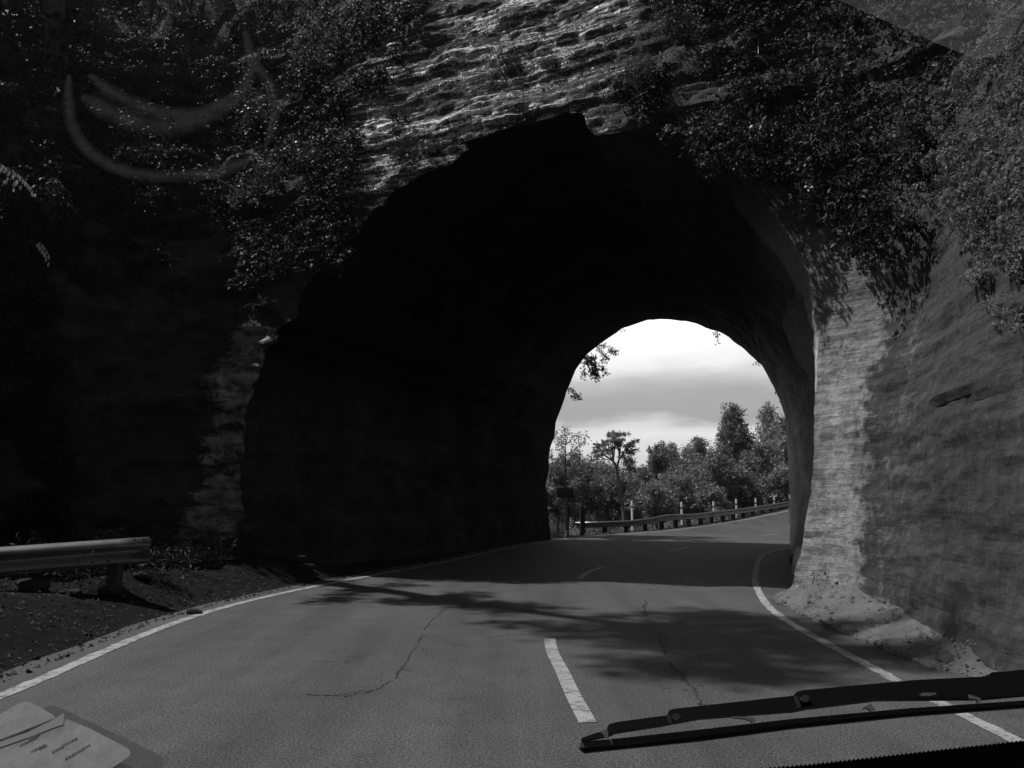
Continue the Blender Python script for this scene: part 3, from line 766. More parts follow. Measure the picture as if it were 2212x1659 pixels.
def surf_at(X0, Y0, lo=6.0):
    """point and outward normal of the cliff seen at picture point X0, Y0"""
    d2 = (px - X0) ** 2 + (py - Y0) ** 2 + 1e6 * (U > uR + 12) + 1e6 * (G3[..., 1] < 2)
    i, j = np.unravel_index(np.argmin(d2), d2.shape); _, n0 = S0(U[i, j], Zg[i, j]); return G3[i, j].copy(), -n0

# weeds and rubble where the right wall meets the apron
rr = np.random.default_rng(19); kk = rr.integers(14, 108, 150); cw = np.stack([hic[kk, 0] - .03 - .12 * rr.random(150), hic[kk, 1], np.interp(kk, [0, 20, 85, 109], [.6, 1, .55, .1]) * .42], 1)
P_ = clump_pts(cw, np.full(150, .07), 26, rr, (1, 1.4, .8)); V, F = leaves(P_, .05, .35, None, 0, rr, -.5); tag(mesh_np('weeds', V, F, M['leaf_mid']), 'low weeds along the top of the concrete apron', 'weeds', kind='stuff')
m_ = 2600; kk = rr.integers(8, 109, m_); t_ = np.where(rr.random(m_) < .5, rr.random(m_) ** .35, rr.random(m_) ** 3); q = lowc[kk] * (1 - t_[:, None]) + hic[kk] * t_[:, None]
cz = -.02 + .035 + .5 * t_ ** 1.5 * np.interp(kk, [0, 20, 85, 109], [.6, 1, .55, .1]) + .01
sz = (.006 + .035 * rr.random(m_) ** 4)[:, None, None]; V = (np.stack([q[:, 0], q[:, 1], cz], 1)[:, None, :] + (rr.normal(size=(m_, 4, 3)) * .3 + np.array([[-.7, -.5, 0], [.7, -.5, 0], [0, .8, 0], [0, 0, .8]])) * sz).reshape(-1, 3)
i4 = np.arange(m_)[:, None] * 4; F = np.concatenate([i4 + np.array([[0, 1, 3]]), i4 + np.array([[1, 2, 3]]), i4 + np.array([[2, 0, 3]])])
tag(mesh_np('rubble', V, F, M['concrete']), 'small rubble fallen on the concrete apron', 'rubble', kind='stuff')

# --- single shrubs on the cliff
def shrub(X0, Y0, rad, label, m, n_=900, size=.07, asp=.5, sprays=7, group=None, name='shrub', hang=0.0, twigs=True, seed=0):
    rr = np.random.default_rng(int(X0 * 7 + Y0 + seed)); p, n0 = surf_at(X0, Y0)
    root = empty(name, p); tag(root, label, 'shrub', group)
    mb = MB(); cs = []
    for k_ in range(sprays):
        d = n0 * .8 + np.array([0, 0, .5 - hang]) + rr.normal(size=3) * .65; d /= np.linalg.norm(d)
        L_ = rad * (.6 + .7 * rr.random()); q = p + d * L_ + np.array([0, 0, -hang * L_ * .5])
        mid = p + d * L_ * .5 + rr.normal(size=3) * .04 * rad + np.array([0, 0, .08 * rad])
        mb.tube([p - n0 * .1, mid, q], [.018 * rad + .006, .012 * rad + .004, .004], 5); cs += [q, mid * .4 + q * .6, (mid + q) / 2 + rr.normal(size=3) * .15 * rad]
    mb.build('stem', M['bark'], root)
    P_ = clump_pts(cs, np.full(len(cs), rad * .36), n_ // len(cs), rr)
    V, F = leaves(P_, size, asp, None, 0, rr, .15)
    mesh_np('leaves', V, F, m, root); return root
shrub(575, 290, 1.0, 'pale glossy-leaved shrub on the upper left of the cliff', M['leaf_gloss'], 1300, .075, .55, 9)
shrub(600, 400, .8, 'glossy-leaved shrub drooping below the pale one at upper left', M['leaf_gloss'], 900, .08, .55, 8, hang=.5)
shrub(700, 360, .9, 'loose glossy shrub beside the left end of the bare beds', M['leaf_gloss'], 900, .07, .5, 8, hang=.2)
shrub(690, 150, 1.0, 'tall feathery shrub high at the left of the bare beds', M['leaf_mid'], 1600, .06, .35, 9)
shrub(1395, 190, .75, 'round dark bush growing right of the bare beds over the tunnel', M['leaf_mid'], 2600, .04, .35, 12)
shrub(1480, 90, .8, 'dark bush high at the right end of the bare beds', M['leaf_mid'], 1800, .05, .4, 10)
shrub(1690, 320, .7, 'glossy shrub hanging in the dark foliage right of the tunnel crown', M['leaf_gloss'], 600, .08, .5, 7, hang=.4)
shrub(1800, 420, .6, 'pale-leaved shrub hanging over the right shoulder of the tunnel', M['leaf_gloss'], 700, .06, .55, 8, hang=.5)
shrub(1560, 300, .6, 'small bush over the right brow of the tunnel mouth', M['leaf_mid'], 900, .05, .4, 8, hang=.4)
shrub(2010, 330, .6, 'leafy bush in the shade above the right rock wall', M['leaf_mid'], 1100, .05, .4, 8, hang=.2)
shrub(110, 470, .6, 'small shrub under the white plumes at the left edge', M['leaf_gloss'], 500, .06, .5, 7)
shrub(200, 590, .6, 'low shrub on the dark left bank below the plumes', M['leaf_mid'], 600, .06, .4, 7)
shrub(310, 1100, .55, 'small twiggy shrub on the bank beside the left rock column', M['leaf_mid'], 420, .05, .35, 8)
# twiggy heath tufts standing on the beds
def tuft(X0, Y0, h, label, n_=70, m=None, spread=.5, name='heath_tuft', cat='tuft', group=None):
    rr = np.random.default_rng(int(X0 * 3 + Y0)); p, n0 = surf_at(X0, Y0); V = []; F = []
    for k_ in range(n_):
        d = n0 * .45 + np.array([0, 0, 1.]) + rr.normal(size=3) * spread; d /= np.linalg.norm(d); L_ = h * (.5 + .6 * rr.random())
        b0 = p + np.array([rr.normal() * .16, 0, rr.normal() * .05]) * (h / .5); s_ = np.cross(d, n0); s_ /= np.linalg.norm(s_); w_ = .006
        q1 = b0 + d * L_ * .5; q2 = b0 + d * L_ + n0 * .12 * L_
        i0 = len(V); V += [b0 - s_ * w_, b0 + s_ * w_, q1 - s_ * w_ * .8, q1 + s_ * w_ * .8, q2 - s_ * .002, q2 + s_ * .002]; F += [(i0, i0 + 1, i0 + 3, i0 + 2), (i0 + 2, i0 + 3, i0 + 5, i0 + 4)]
        for q in range(5):
            c = b0 + d * L_ * (.15 + .85 * rr.random()); e = rr.normal(size=3) * .02; f = rr.normal(size=3) * .012; i0 = len(V); V += [c, c + e + f, c + 2 * e, c + e - f]; F.append((i0, i0 + 1, i0 + 2, i0 + 3))
    o = mesh_py(name, V, F, m or M['leaf_mid']); tag(o, label, cat, group); return o
tuft(1105, 165, .62, 'largest upright heath tuft in the middle of the bare beds', 110)
tuft(870, 262, .5, 'upright heath tuft at the left end of the bare beds', 80)
tuft(1150, 258, .42, 'heath tuft on the lip over the crown of the tunnel', 80)
tuft(885, 345, .6, 'grassy tuft on the brow left of the tunnel crown', 100)
tuft(935, 340, .5, 'smaller grassy tuft on the brow next to the crown', 70)
tuft(1190, 150, .3, 'small heath sprig right of the largest tuft', 30)

# --- toetoe: arching blades with white plumes, and flax clumps
def plumes(X0, Y0, k_, ln, label, m_p='plume', blades=26, seed=1):
    rr = np.random.default_rng(int(X0 + Y0 * 3 + seed)); p, n0 = surf_at(X0, Y0)
    root = empty('plume_grass', p); tag(root, label, 'plume grass'); V = []; F = []
    def arc(b0, d, L_, w0, droop, n=9):
        pts = []; 
        for i in range(n):
            t = i / (n - 1); pts.append(b0 + d * L_ * t + np.array([0, 0, -droop * L_ * t * t]))
        return pts
    def ribbon(pts, ws, V, F):
        i0 = len(V)
        for i, q in enumerate(pts):
            t = pts[min(i + 1, len(pts) - 1)] - pts[max(0, i - 1)]; s_ = np.cross(t, [0, .3, 1.]) ; s_ = s_ / (np.linalg.norm(s_) + 1e-9)
            V += [q - s_ * ws[i], q + s_ * ws[i]]
            if i: F.append((i0 + 2 * i - 2, i0 + 2 * i - 1, i0 + 2 * i + 1, i0 + 2 * i))
    for b in range(blades):
        d = n0 * .7 + np.array([0, 0, 1.0]) + rr.normal(size=3) * .5; d /= np.linalg.norm(d); L_ = ln * (.7 + .7 * rr.random())
        pts = arc(p + rr.normal(size=3) * .05, d, L_, .012, .75); ribbon(pts, [.011 * (1 - i / 9) + .002 for i in range(9)], V, F)
    mesh_py('blades', V, F, M['blade'], root)
    if k_:
        V = []; F = []
        for b in range(k_):
            d = n0 * 1.3 + np.array([0, 0, 1.0]) + rr.normal(size=3) * .25; d /= np.linalg.norm(d); L_ = ln * 2.6 * (.85 + .3 * rr.random())
            pts = arc(p, d, L_, .01, .85, 12); ribbon(pts, [.004] * 12, V, F)
            for i in range(7, 12):
                for q in range(14):
                    c = pts[i] + rr.normal(size=3) * .004; e = np.array([rr.normal() * .012, rr.normal() * .012, -.08 * rr.random() - .03]); i0 = len(V); f = np.array([.006, .004, 0]); V += [c, c + e * .5 + f, c + e, c + e * .5 - f]; F.append((i0, i0 + 1, i0 + 2, i0 + 3))
        mesh_py('plume', V, F, M['plume'], root)
plumes(-135, 300, 11, .62, 'white-plumed grass clump at the far left edge of the bank')
plumes(-50, 370, 8, .5, 'smaller white-plumed grass clump just right of the left edge')
plumes(40, 540, 3, .42, 'drooping grass clump with a few pale tips on the dark bank')
plumes(470, 270, 0, .6, 'flax clump in the dark foliage at upper left')
plumes(1690, 230, 0, .7, 'flax clump with long arching blades right of the tunnel crown')
plumes(1830, 300, 0, .6, 'lower flax clump hanging above the right shoulder')
plumes(1640, 80, 0, .6, 'flax clump high in the upper right foliage')
plumes(410, 620, 0, .35, 'pale grass spray low on the left bank')
plumes(290, 1150, 0, .5, 'dry grass clump behind the end of the left guardrail')

# ================================================================== GUARDRAILS
prof = [(-.03, .165), (.02, .150), (.075, .112), (.082, .092), (.05, .05), (.005, .02), (.0, 0), (.005, -.02), (.05, -.06), (.082, -.10), (.075, -.125), (.03, -.15), (0, -.155)]
prof_b = [(a - .004, b) for a, b in reversed(prof)]
profc = prof + [(a - .006, b * .985) for a, b in reversed(prof)]
# near left rail
r_end = at(322, 1188, 11.6); r_start = at(-60, 1218, 10.2); rdir = r_start - r_end
root = empty('guardrail', (r_end[0], r_end[1], 0.35)); tag(root, 'steel guardrail ending at the left edge, its top lit by the sun', 'guardrail')
pts = [r_end + rdir * t for t in np.linspace(0, 2.6, 14)][::-1]
sc_ = 1.12
mb = MB(); mb.sweep([(a * sc_, b * sc_) for a, b in profc], pts); mb.build('rail', M['steel'], root, True)
for t in (.06, .12, .9, .96, 1.5):
    c = r_end + rdir * t; mb = MB(); mb.tube([c + np.array([.035, 0, .150]), c + np.array([.055, 0, .172])], [.02, .016], 8); mb.build('bolt', M['post'], root); mb = MB(); mb.tube([c + np.array([.03, 0, -.06]), c + np.array([.085, 0, -.055])], [.02, .016], 8); mb.build('bolt', M['post'], root)
lap = MB(); lap.sweep([(a * sc_ + .006, b * sc_ * 1.01) for a, b in profc], [r_end + rdir * t for t in (1.02, .98, .94, .90)]); lap.build('rail_lap', M['steel'], root, True)
for px_, k_ in ((243, 0), (-190, 1)):
    t = .155 if k_ == 0 else 1.6
    c = r_end + rdir * t - np.array([.12, 0, 0]); mb = MB(); mb.box(c + np.array([-.02, 0.05, -.35]), (.075, .09, .52)); mb.build('post', M['post'], root)
# outer rail beyond the tunnel
def outer(X0, Y0, dep, z): return np.array(at(X0, Y0, dep))
rail_top = [(1242, 1127, 43.0), (1300, 1126, 43.2), (1360, 1124, 43.6), (1400, 1119, 44.2), (1440, 1111, 45.0), (1500, 1109, 46.8), (1560, 1101, 49.0), (1600, 1097, 50.6), (1650, 1090, 52.8), (1704, 1081, 55.3), (1760, 1072, 58.2), (1830, 1063, 61)]
rp = [at(a, b + 7, c) for a, b, c in rail_top]
root2 = empty('guardrail', (rp[0][0], rp[0][1], 0)); tag(root2, 'long steel guardrail curving round the bend beyond the tunnel', 'guardrail')
mb = MB(); mb.sweep([(a, b) for a, b in profc], rp); mb.build('rail', M['steel'], root2, True)
RP = np.array(rp); sR = np.r_[0, np.cumsum(np.linalg.norm(np.diff(RP, axis=0), axis=1))]
for s_ in np.arange(.4, sR[-1], 1.25):
    c = np.array([np.interp(s_, sR, RP[:, k]) for k in range(3)]); mb = MB(); mb.box(c + np.array([-.03, .16, -.32]), (.13, .10, .48)); mb.build('post', M['post'], root2)
# marker posts behind the rail
mk = [(1365, 1083, 1124, 44.4), (1472, 1086, 1112, 46.8), (1541, 1084, 1105, 49.2), (1590, 1079, 1100, 51.0), (1632, 1077, 1096, 52.9), (1672, 1073, 1090, 54.8), (1706, 1070, 1084, 56.5)]
labs = ['leftmost white marker post, nearest the tunnel exit', 'second white marker post from the left', 'third white marker post from the left', 'fourth and tallest-standing white marker post above the rail', 'fifth white marker post, before the rail rises', 'sixth white marker post, second from the rock edge', 'last white marker post, at the rock edge']
labs[3] = 'fourth white marker post from the left, below the tall dark tree'
for (X0, y0, y1, dep), lab in zip(mk, labs):
    t_ = at(X0, y0, dep + .3); b0 = at(X0, y1 + 22, dep + .3)
    o = empty('marker_post', (t_[0], t_[1], b0[2])); tag(o, lab, 'marker post', 'white marker posts behind the outer guardrail')
    h = t_[2] - b0[2]; D45 = [(.7071, .7071, 0), (-.7071, .7071, 0), (0, 0, 1)]; mb = MB(); mb.box((t_[0], t_[1], b0[2] + h * .5), (.05, .05, h * .5 - .001), D45); mb.box((t_[0], t_[1], t_[2] + .02), (.035, .035, .02), D45); mb.build('post', M['white'], o)
    mb = MB(); mb.box((t_[0], t_[1], t_[2] - .30), (.053, .053, .05), D45); mb.build('reflector_band', M['band'], o)
# sign seen from behind, left of the exit
sp = at(1221, 1065, 39.0); o = empty('road_sign', (sp[0], sp[1], -.1)); tag(o, 'small dark road sign on a post left of the tunnel exit', 'road sign')
mb = MB(); mb.box(sp, (.40, .015, .235)); mb.build('sign_board', M['signback'], o)
mb = MB(); mb.box((sp[0] + .12, sp[1] + .06, sp[2] * .5 + .05), (.045, .045, sp[2] * .5 + .15)); mb.build('post', M['post'], o)
pp = at(1258, 1110, 41.5); mb = MB(); mb.box((pp[0], pp[1], .55), (.12, .12, .65)); tag(mb.build('timber_bollard', M['post']), 'thick dark timber post where the outer guardrail begins', 'bollard')

# ================================================================== TREES BEYOND THE TUNNEL
def tree(X0, ytop, ybase, dep, wpx, label, m, kind='round', n_=5000, leaf=.16, bark='bark', group='trees beyond the tunnel', name='tree', seed=0, gap=.35, lean_px=0):
    n_ = int(n_ * 2.0); leaf = leaf * 1.15; gap = gap * .6
    rr = np.random.default_rng(int(X0 * 13 + ytop + seed)); top = at(X0 + lean_px, ytop, dep); b0 = at(X0, ybase, dep)
    gz = b0[2]; H = top[2] - gz; R = wpx / FL * dep / 1.7
    root = empty(name, (b0[0], b0[1], gz)); tag(root, label, 'tree', group)
    mb = MB(); base = np.array([b0[0], b0[1], gz - .3])
    tp = [base + (top - base) * t + np.array([rr.normal() * .03 * R, rr.normal() * .03 * R, 0]) * (t > 0) for t in (0, .3, .6, .93)]
    tr = max(.06, H * .018); mb.tube(tp, [tr, tr * .75, tr * .5, tr * .12], 7)
    cs = []; rad = []
    nl = {'sparse': 16, 'cone': 70}.get(kind, 38)
    for k_ in range(nl):
        if kind == 'cone': t = .12 + .86 * (k_ + rr.random()) / nl; rr_ = R * 1.25 * (1.04 - t) ** .8 * (.55 + .5 * rr.random())
        elif kind == 'column': t = .1 + .87 * (k_ + rr.random()) / nl; rr_ = R * (.55 + .45 * math.sin(math.pi * t)) * (.5 + .6 * rr.random()) * (1 if t < .75 else .6)
        elif kind == 'sparse': t = .4 + .58 * (k_ + rr.random()) / nl; rr_ = R * (.4 + .7 * rr.random()) * (1.1 - .4 * t)
        else: t = .25 + .7 * (k_ + rr.random()) / nl; rr_ = R * math.sin(math.pi * min(.97, max(.12, (t - .1) / .92))) ** .6 * (.65 + .45 * rr.random())
        a = rr.random() * 2 * math.pi; s_ = base + (top - base) * max(.05, t - .12)
        e = base + (top - base) * t + np.array([math.cos(a), math.sin(a), .12]) * rr_
        mb.tube([s_, (s_ + e) / 2 + np.array([0, 0, -.03 * R]), e], [tr * .28, tr * .18, tr * .06], 4, False)
        for q in range(3):
            f = .55 + .45 * q / 2; cs.append(s_ + (e - s_) * f + rr.normal(size=3) * R * .08); rad.append(R * (.20 + .16 * rr.random()) * (.75 if kind == 'cone' else 1) * (1 if kind != 'sparse' else .6))
    cs.append(base + (top - base) * .95); rad.append(R * .16); cs.append(base + (top - base) * .99); rad.append(R * .10)
    mb.build('trunk', M[bark], root)
    # leaves sit on sub-clumps, so that gaps stay between them
    cs = np.array(cs); rad = np.array(rad); sub = clump_pts(cs, rad, 7, rr); sub = sub[rr.random(len(sub)) > gap]
    per = max(4, n_ // len(sub)); P_ = clump_pts(sub, np.full(len(sub), R * .11 + .08), per, rr)
    V, F = leaves(P_, leaf, .5, None, 0, rr, .1)
    mesh_np('crown', V, F, m, root); return root
T = tree
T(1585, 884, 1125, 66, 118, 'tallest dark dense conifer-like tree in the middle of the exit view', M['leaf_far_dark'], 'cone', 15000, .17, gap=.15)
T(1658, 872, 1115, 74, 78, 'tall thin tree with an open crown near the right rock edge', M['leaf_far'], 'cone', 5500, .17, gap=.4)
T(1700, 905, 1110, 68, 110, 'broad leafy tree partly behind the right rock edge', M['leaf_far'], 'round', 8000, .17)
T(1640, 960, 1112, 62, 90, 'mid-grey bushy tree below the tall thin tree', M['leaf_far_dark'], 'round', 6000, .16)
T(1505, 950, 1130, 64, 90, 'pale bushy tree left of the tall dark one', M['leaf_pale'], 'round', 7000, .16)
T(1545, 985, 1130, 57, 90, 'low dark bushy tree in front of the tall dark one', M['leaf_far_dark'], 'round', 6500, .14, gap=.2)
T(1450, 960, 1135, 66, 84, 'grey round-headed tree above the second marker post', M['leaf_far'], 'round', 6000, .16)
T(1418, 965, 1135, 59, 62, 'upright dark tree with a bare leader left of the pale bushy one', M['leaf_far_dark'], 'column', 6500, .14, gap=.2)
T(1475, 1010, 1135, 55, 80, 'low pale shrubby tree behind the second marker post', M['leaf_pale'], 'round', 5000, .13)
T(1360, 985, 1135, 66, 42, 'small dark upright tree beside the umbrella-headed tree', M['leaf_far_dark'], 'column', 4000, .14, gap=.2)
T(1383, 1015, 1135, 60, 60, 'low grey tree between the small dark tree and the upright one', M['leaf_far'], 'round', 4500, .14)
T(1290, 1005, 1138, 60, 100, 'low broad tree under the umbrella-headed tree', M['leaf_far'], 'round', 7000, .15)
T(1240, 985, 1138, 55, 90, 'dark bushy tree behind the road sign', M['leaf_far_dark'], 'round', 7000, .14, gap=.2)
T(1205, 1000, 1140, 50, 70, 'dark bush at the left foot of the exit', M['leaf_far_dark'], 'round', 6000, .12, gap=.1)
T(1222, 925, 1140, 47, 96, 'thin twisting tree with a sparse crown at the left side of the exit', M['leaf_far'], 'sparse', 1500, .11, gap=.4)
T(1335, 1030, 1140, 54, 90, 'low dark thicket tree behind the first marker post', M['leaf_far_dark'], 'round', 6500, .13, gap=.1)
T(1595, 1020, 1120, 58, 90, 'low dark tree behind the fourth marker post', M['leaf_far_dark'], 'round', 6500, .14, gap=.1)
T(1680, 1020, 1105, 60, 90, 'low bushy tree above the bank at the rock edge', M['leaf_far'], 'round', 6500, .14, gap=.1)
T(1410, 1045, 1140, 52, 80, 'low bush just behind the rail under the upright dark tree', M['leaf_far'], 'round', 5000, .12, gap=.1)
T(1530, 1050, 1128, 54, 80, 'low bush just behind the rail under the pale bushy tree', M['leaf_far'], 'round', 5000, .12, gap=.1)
# more wood beyond, seen only through the gaps
rr = np.random.default_rng(77); cs = []
for X0 in range(1150, 1900, 9):
    for q in range(5): cs.append(at(X0 + rr.normal() * 6, rr.uniform(1015 - (X0 > 1400) * 25, 1130), rr.uniform(80, 100)))
P_ = clump_pts(cs, np.full(len(cs), 1.1), 130, rr); V, F = leaves(P_, .28, .5, None, 0, rr); tag(mesh_np('woods', V, F, M['leaf_far_dark']), 'hazy mass of bush filling the gaps between the trees beyond the road', 'woods', kind='stuff')
# low scrub along the back of the rail
cs = []
for s_ in np.arange(-1, sR[-1], .35):
    c = np.array([np.interp(s_, sR, RP[:, k]) for k in range(3)]); cs.append(c + np.array([rr.normal() * .2, 1.0 + rr.random() * 1.6, -.75 + rr.random() * .35]))
P_ = clump_pts(cs, np.full(len(cs), .38), 160, rr); V, F = leaves(P_, .10, .25, None, 0, rr, -.6); tag(mesh_np('undergrowth', V, F, M['leaf_far']), 'low weedy undergrowth behind the outer guardrail', 'undergrowth', kind='stuff')

# umbrella-headed lancewood-like tree: bare stems that fork, strap leaves
def umbrella_tree():
    dep = 50; root_p = at(1343, 1118, dep); o = empty('tree', root_p); tag(o, 'slender bare-stemmed tree with a flat umbrella crown of strap leaves', 'tree', 'trees beyond the tunnel')
    A_ = lambda x, y, dy=0: np.array(at(x, y, dep + dy)); rr = np.random.default_rng(4); mb = MB()
    mb.tube([A_(1349, 1125), A_(1343, 1080), A_(1336, 1040), A_(1332, 1012)], [.11, .10, .09, .08], 7)
    tips = [(1291, 984, .3), (1288, 966, -.2), (1362, 972, .2), (1366, 956, -.3), (1322, 938, .2), (1338, 936, -.2), (1296, 975, -.5), (1306, 960, .3), (1318, 950, -.2), (1330, 948, .5), (1342, 950, -.4), (1354, 962, .4), (1312, 972, .8), (1350, 978, -.6), (1335, 962, 0), (1322, 966, .1)]
    f1 = A_(1325, 995); f2 = A_(1338, 990); mb.tube([A_(1332, 1012), f1], [.075, .06], 6); mb.tube([A_(1332, 1012), f2], [.075, .06], 6); V = []; F = []; cs = []
    for i, (x, y, dy) in enumerate(tips):
        s_ = f1 if x < 1331 else f2; e = A_(x, y, dy); mb.tube([s_, (s_ + e) / 2 + np.array([0, 0, -.08]), e], [.05, .035, .02], 5); cs.append(e)
        for q in range(3): cs.append(e + rr.normal(size=3) * np.array([.22, .3, .14]))
    mb.build('trunk', M['bark_pale'], o)
    for c in cs:
        for q in range(34):
            d = rr.normal(size=3); d[2] = abs(d[2]) * .5 - .45; d /= np.linalg.norm(d); L_ = .36 * (.6 + .5 * rr.random()); s_ = np.cross(d, rr.normal(size=3)); s_ /= np.linalg.norm(s_); w_ = .034
            m1_ = c + d * L_ * .55; e = c + d * L_ + np.array([0, 0, -.16 * L_]); i0 = len(V); V += [c, m1_ + s_ * w_, e, m1_ - s_ * w_]; F.append((i0, i0 + 1, i0 + 2, i0 + 3))
    mesh_py('crown', V, F, M['leaf_far'], o)
umbrella_tree()

# branches hanging over the exit arch from the rock outside
def hanging(Xs, Ys, X1, Y1, dep, n_, label, size=.11, sprays=6, spread=18):
    rr = np.random.default_rng(int(Xs + Ys)); a = np.array(at(Xs, Ys, dep)); o = empty('hanging_branch', a); tag(o, label, 'branch', 'leafy branches hanging round the tunnel exit'); mb = MB(); cs = []
    for k_ in range(sprays):
        e = np.array(at(X1 + rr.normal() * spread * .6, Y1 + rr.normal() * spread, dep + rr.normal() * .25)); m1_ = (a + e) / 2 + np.array([0, 0, .12 * np.linalg.norm(e - a)]); mb.tube([a, m1_, e], [.022, .014, .006], 5); cs += [e, (m1_ + e) / 2, e * .75 + m1_ * .25, m1_ * .8 + a * .2]
    mb.build('twig', M['bark'], o); P_ = clump_pts(cs, np.full(len(cs), .11 + spread * .003), n_ // len(cs), rr); V, F = leaves(P_, size, .5, None, 0, rr, .5); mesh_np('leaves', V, F, M['leaf'], o)
ED = 32.2
hanging(1262, 770, 1285, 805, ED + .5, 760, 'biggest leafy branch hanging into the upper left of the exit', .11, 9, 18)
hanging(1285, 745, 1315, 768, ED + .6, 260, 'leafy sprig above the biggest branch at the exit', .10, 4, 10)
hanging(1220, 835, 1245, 852, ED + .6, 130, 'small leafy sprig low on the left of the exit arch', .10, 3, 8)
hanging(1340, 705, 1350, 718, ED - .2, 14, 'tiny sprig hanging left of the top of the exit arch', .08, 1, 3)
hanging(1548, 708, 1546, 730, 29.8, 46, 'small sprig hanging right of the top of the exit arch', .09, 3, 6)
hanging(1662, 775, 1636, 780, 29.2, 60, 'fine twiggy sprig on the upper right of the exit arch', .08, 4, 7)
hanging(1705, 830, 1684, 848, 29.0, 130, 'leafy branch hugging the right side of the exit arch', .10, 4, 14)

# ================================================================== TREES ON THE LEFT, SHAPED TO SHADE THE ROAD
def bank_tree(path, cc, R, H2, n_, label, seed=0):
    """a tree leaning out from the top of the bank: trunk path, crown centre cc, crown radius R, half height H2"""
    rr = np.random.default_rng(4242 + seed); path = [p for p in path]; o = empty('tree', path[0]); tag(o, label, 'tree')
    mb = MB(); mb.tube(list(path) + [cc], list(np.linspace(.3, .1, len(path))) + [.05], 8); cs = []
    for k_ in range(34):
        d = rr.normal(size=3); d /= np.linalg.norm(d); e = np.array(cc) + d * rr.random() ** .4 * np.array([R * .8, R, H2]); mb.tube([np.array(path[-1]), e], [.07, .02], 4, False); cs.append(e)
    tw = []
    for i in range(1, len(path)):
        for q in range(9): tw.append(np.array(path[i - 1]) + (np.array(path[i]) - np.array(path[i - 1])) * rr.random() + rr.normal(size=3) * .5)
    mb.build('trunk', M['bark'], o); P_ = clump_pts(clump_pts(cs, np.full(len(cs), R * .30), 8, rr), np.full(len(cs) * 8, R * .14), n_ // (len(cs) * 8), rr)
    P_ = np.vstack([P_, clump_pts(tw, np.full(len(tw), .5), 90, rr)])
    V, F = leaves(P_, .22, .55, None, 0, rr); mesh_np('crown', V, F, M['leaf'], o)
bank_tree([(-11.8, 19.6, 9), (-11.2, 18.1, 13), (-11.1, 16.6, 16.6), (-11, 15.4, 18.8), (-11, 14.2, 22.2), (-11, 13.4, 23.6)], (-11, 13.3, 24.4), 2.3, .8, 4200, 'tall leaning tree on top of the left bank')

bank_tree([(-4.0, 38.0, 0), (-2.8, 37.6, 5), (-2.2, 37.4, 9)], (-2.0, 37.4, 13.5), 2.6, 6.0, 12000, 'tall tree outside the far end of the tunnel, left of the road', 7)

# ================================================================== STONES AND LITTER ON THE LEFT VERGE
def stone(X0, Y0, r, label, z=.05):
    rr = np.random.default_rng(int(X0 + Y0)); p = gnd(X0, Y0, z); zz = float(ground_z(np.array([p[0]]), np.array([p[1]]))[0]); V = []; F = []
    nu, nv = 10, 7; ax = np.array([1.3, .9, .7]) * (.8 + .4 * rr.random(3))
    for i in range(nv + 1):
        for j in range(nu):
            th = math.pi * i / nv; ph = 2 * math.pi * j / nu; V.append([math.sin(th) * math.cos(ph), math.sin(th) * math.sin(ph), math.cos(th)])
    V = np.array(V); V = V * (1 + .28 * fbm(V, (1.4, 1.4, 1.4), 2, int(X0)))[:, None] * ax * r + np.array([p[0], p[1], zz + r * .35])
    F = [(i * nu + j, i * nu + (j + 1) % nu, (i + 1) * nu + (j + 1) % nu, (i + 1) * nu + j) for i in range(nv) for j in range(nu)]
    tag(mesh_py('stone', V, F, M['stone']), label, 'stone', 'stones along the left verge')
for X0, Y0, r, lab in [(555, 1243, .16, 'flat pale stone right of the rock column foot'), (640, 1243, .13, 'stone beside the dark left tunnel foot'), (662, 1245, .12, 'rounded stone touching another at the left tunnel foot'),
                       (235, 1318, .13, 'stone under the guardrail post'), (300, 1300, .1, 'small stone right of the guardrail post'), (60, 1330, .15, 'broad stone at the edge of the left verge'), (160, 1330, .1, 'small stone on the verge under the guardrail'), (355, 1232, .13, 'stone between the guardrail end and the rock column'), (420, 1318, .08, 'small pebble-like stone on the verge before the rock column')]:
    stone(X0, Y0, r, lab)
rr = np.random.default_rng(12); m_ = 2600; yy = rr.uniform(4.5, 17, m_); xx = np.interp(yy, LLn[:, 1], LLn[:, 0]) - rr.uniform(.45, 4.2, m_)
zz = ground_z(xx, yy) + .012; P_ = np.stack([xx, yy, zz], 1)
V, F = leaves(P_, .055, .4, np.tile([0, 0, 1.], (m_, 1)), .6, rr); tag(mesh_np('litter', V, F, mat('dry_leaf', m_leaf(.055, rough=.8, spec=.1))), 'dry leaves and bark scattered on the left verge', 'leaf litter', kind='stuff')
rr = np.random.default_rng(13); m_ = 4200; t_ = rr.random(m_); k_ = rr.integers(0, len(LLn) - 1, m_); yy = rr.uniform(3.5, 24, m_); xx = np.interp(yy, LLn[:, 1], LLn[:, 0]) - .25 - rr.random(m_) ** 2 * 3.5
gx = (.006 + .03 * rr.random(m_) ** 3)[:, None]; base_ = np.stack([xx, yy, np.maximum(ground_z(xx, yy), 0.0) + .004], 1)
V = (base_[:, None, :] + (rr.normal(size=(m_, 4, 3)) * np.array([1, 1, .5]) * .5 + np.array([[-.7, -.5, 0], [.7, -.5, 0], [0, .8, 0], [0, 0, .8]])) * gx[:, None, :]).reshape(-1, 3)
i4 = np.arange(m_)[:, None] * 4; F = np.concatenate([i4 + np.array([[0, 1, 3]]), i4 + np.array([[1, 2, 3]]), i4 + np.array([[2, 0, 3]])])
tag(mesh_np('gravel', V, F, M['stone']), 'loose gravel between the left edge line and the bank', 'gravel', kind='stuff')

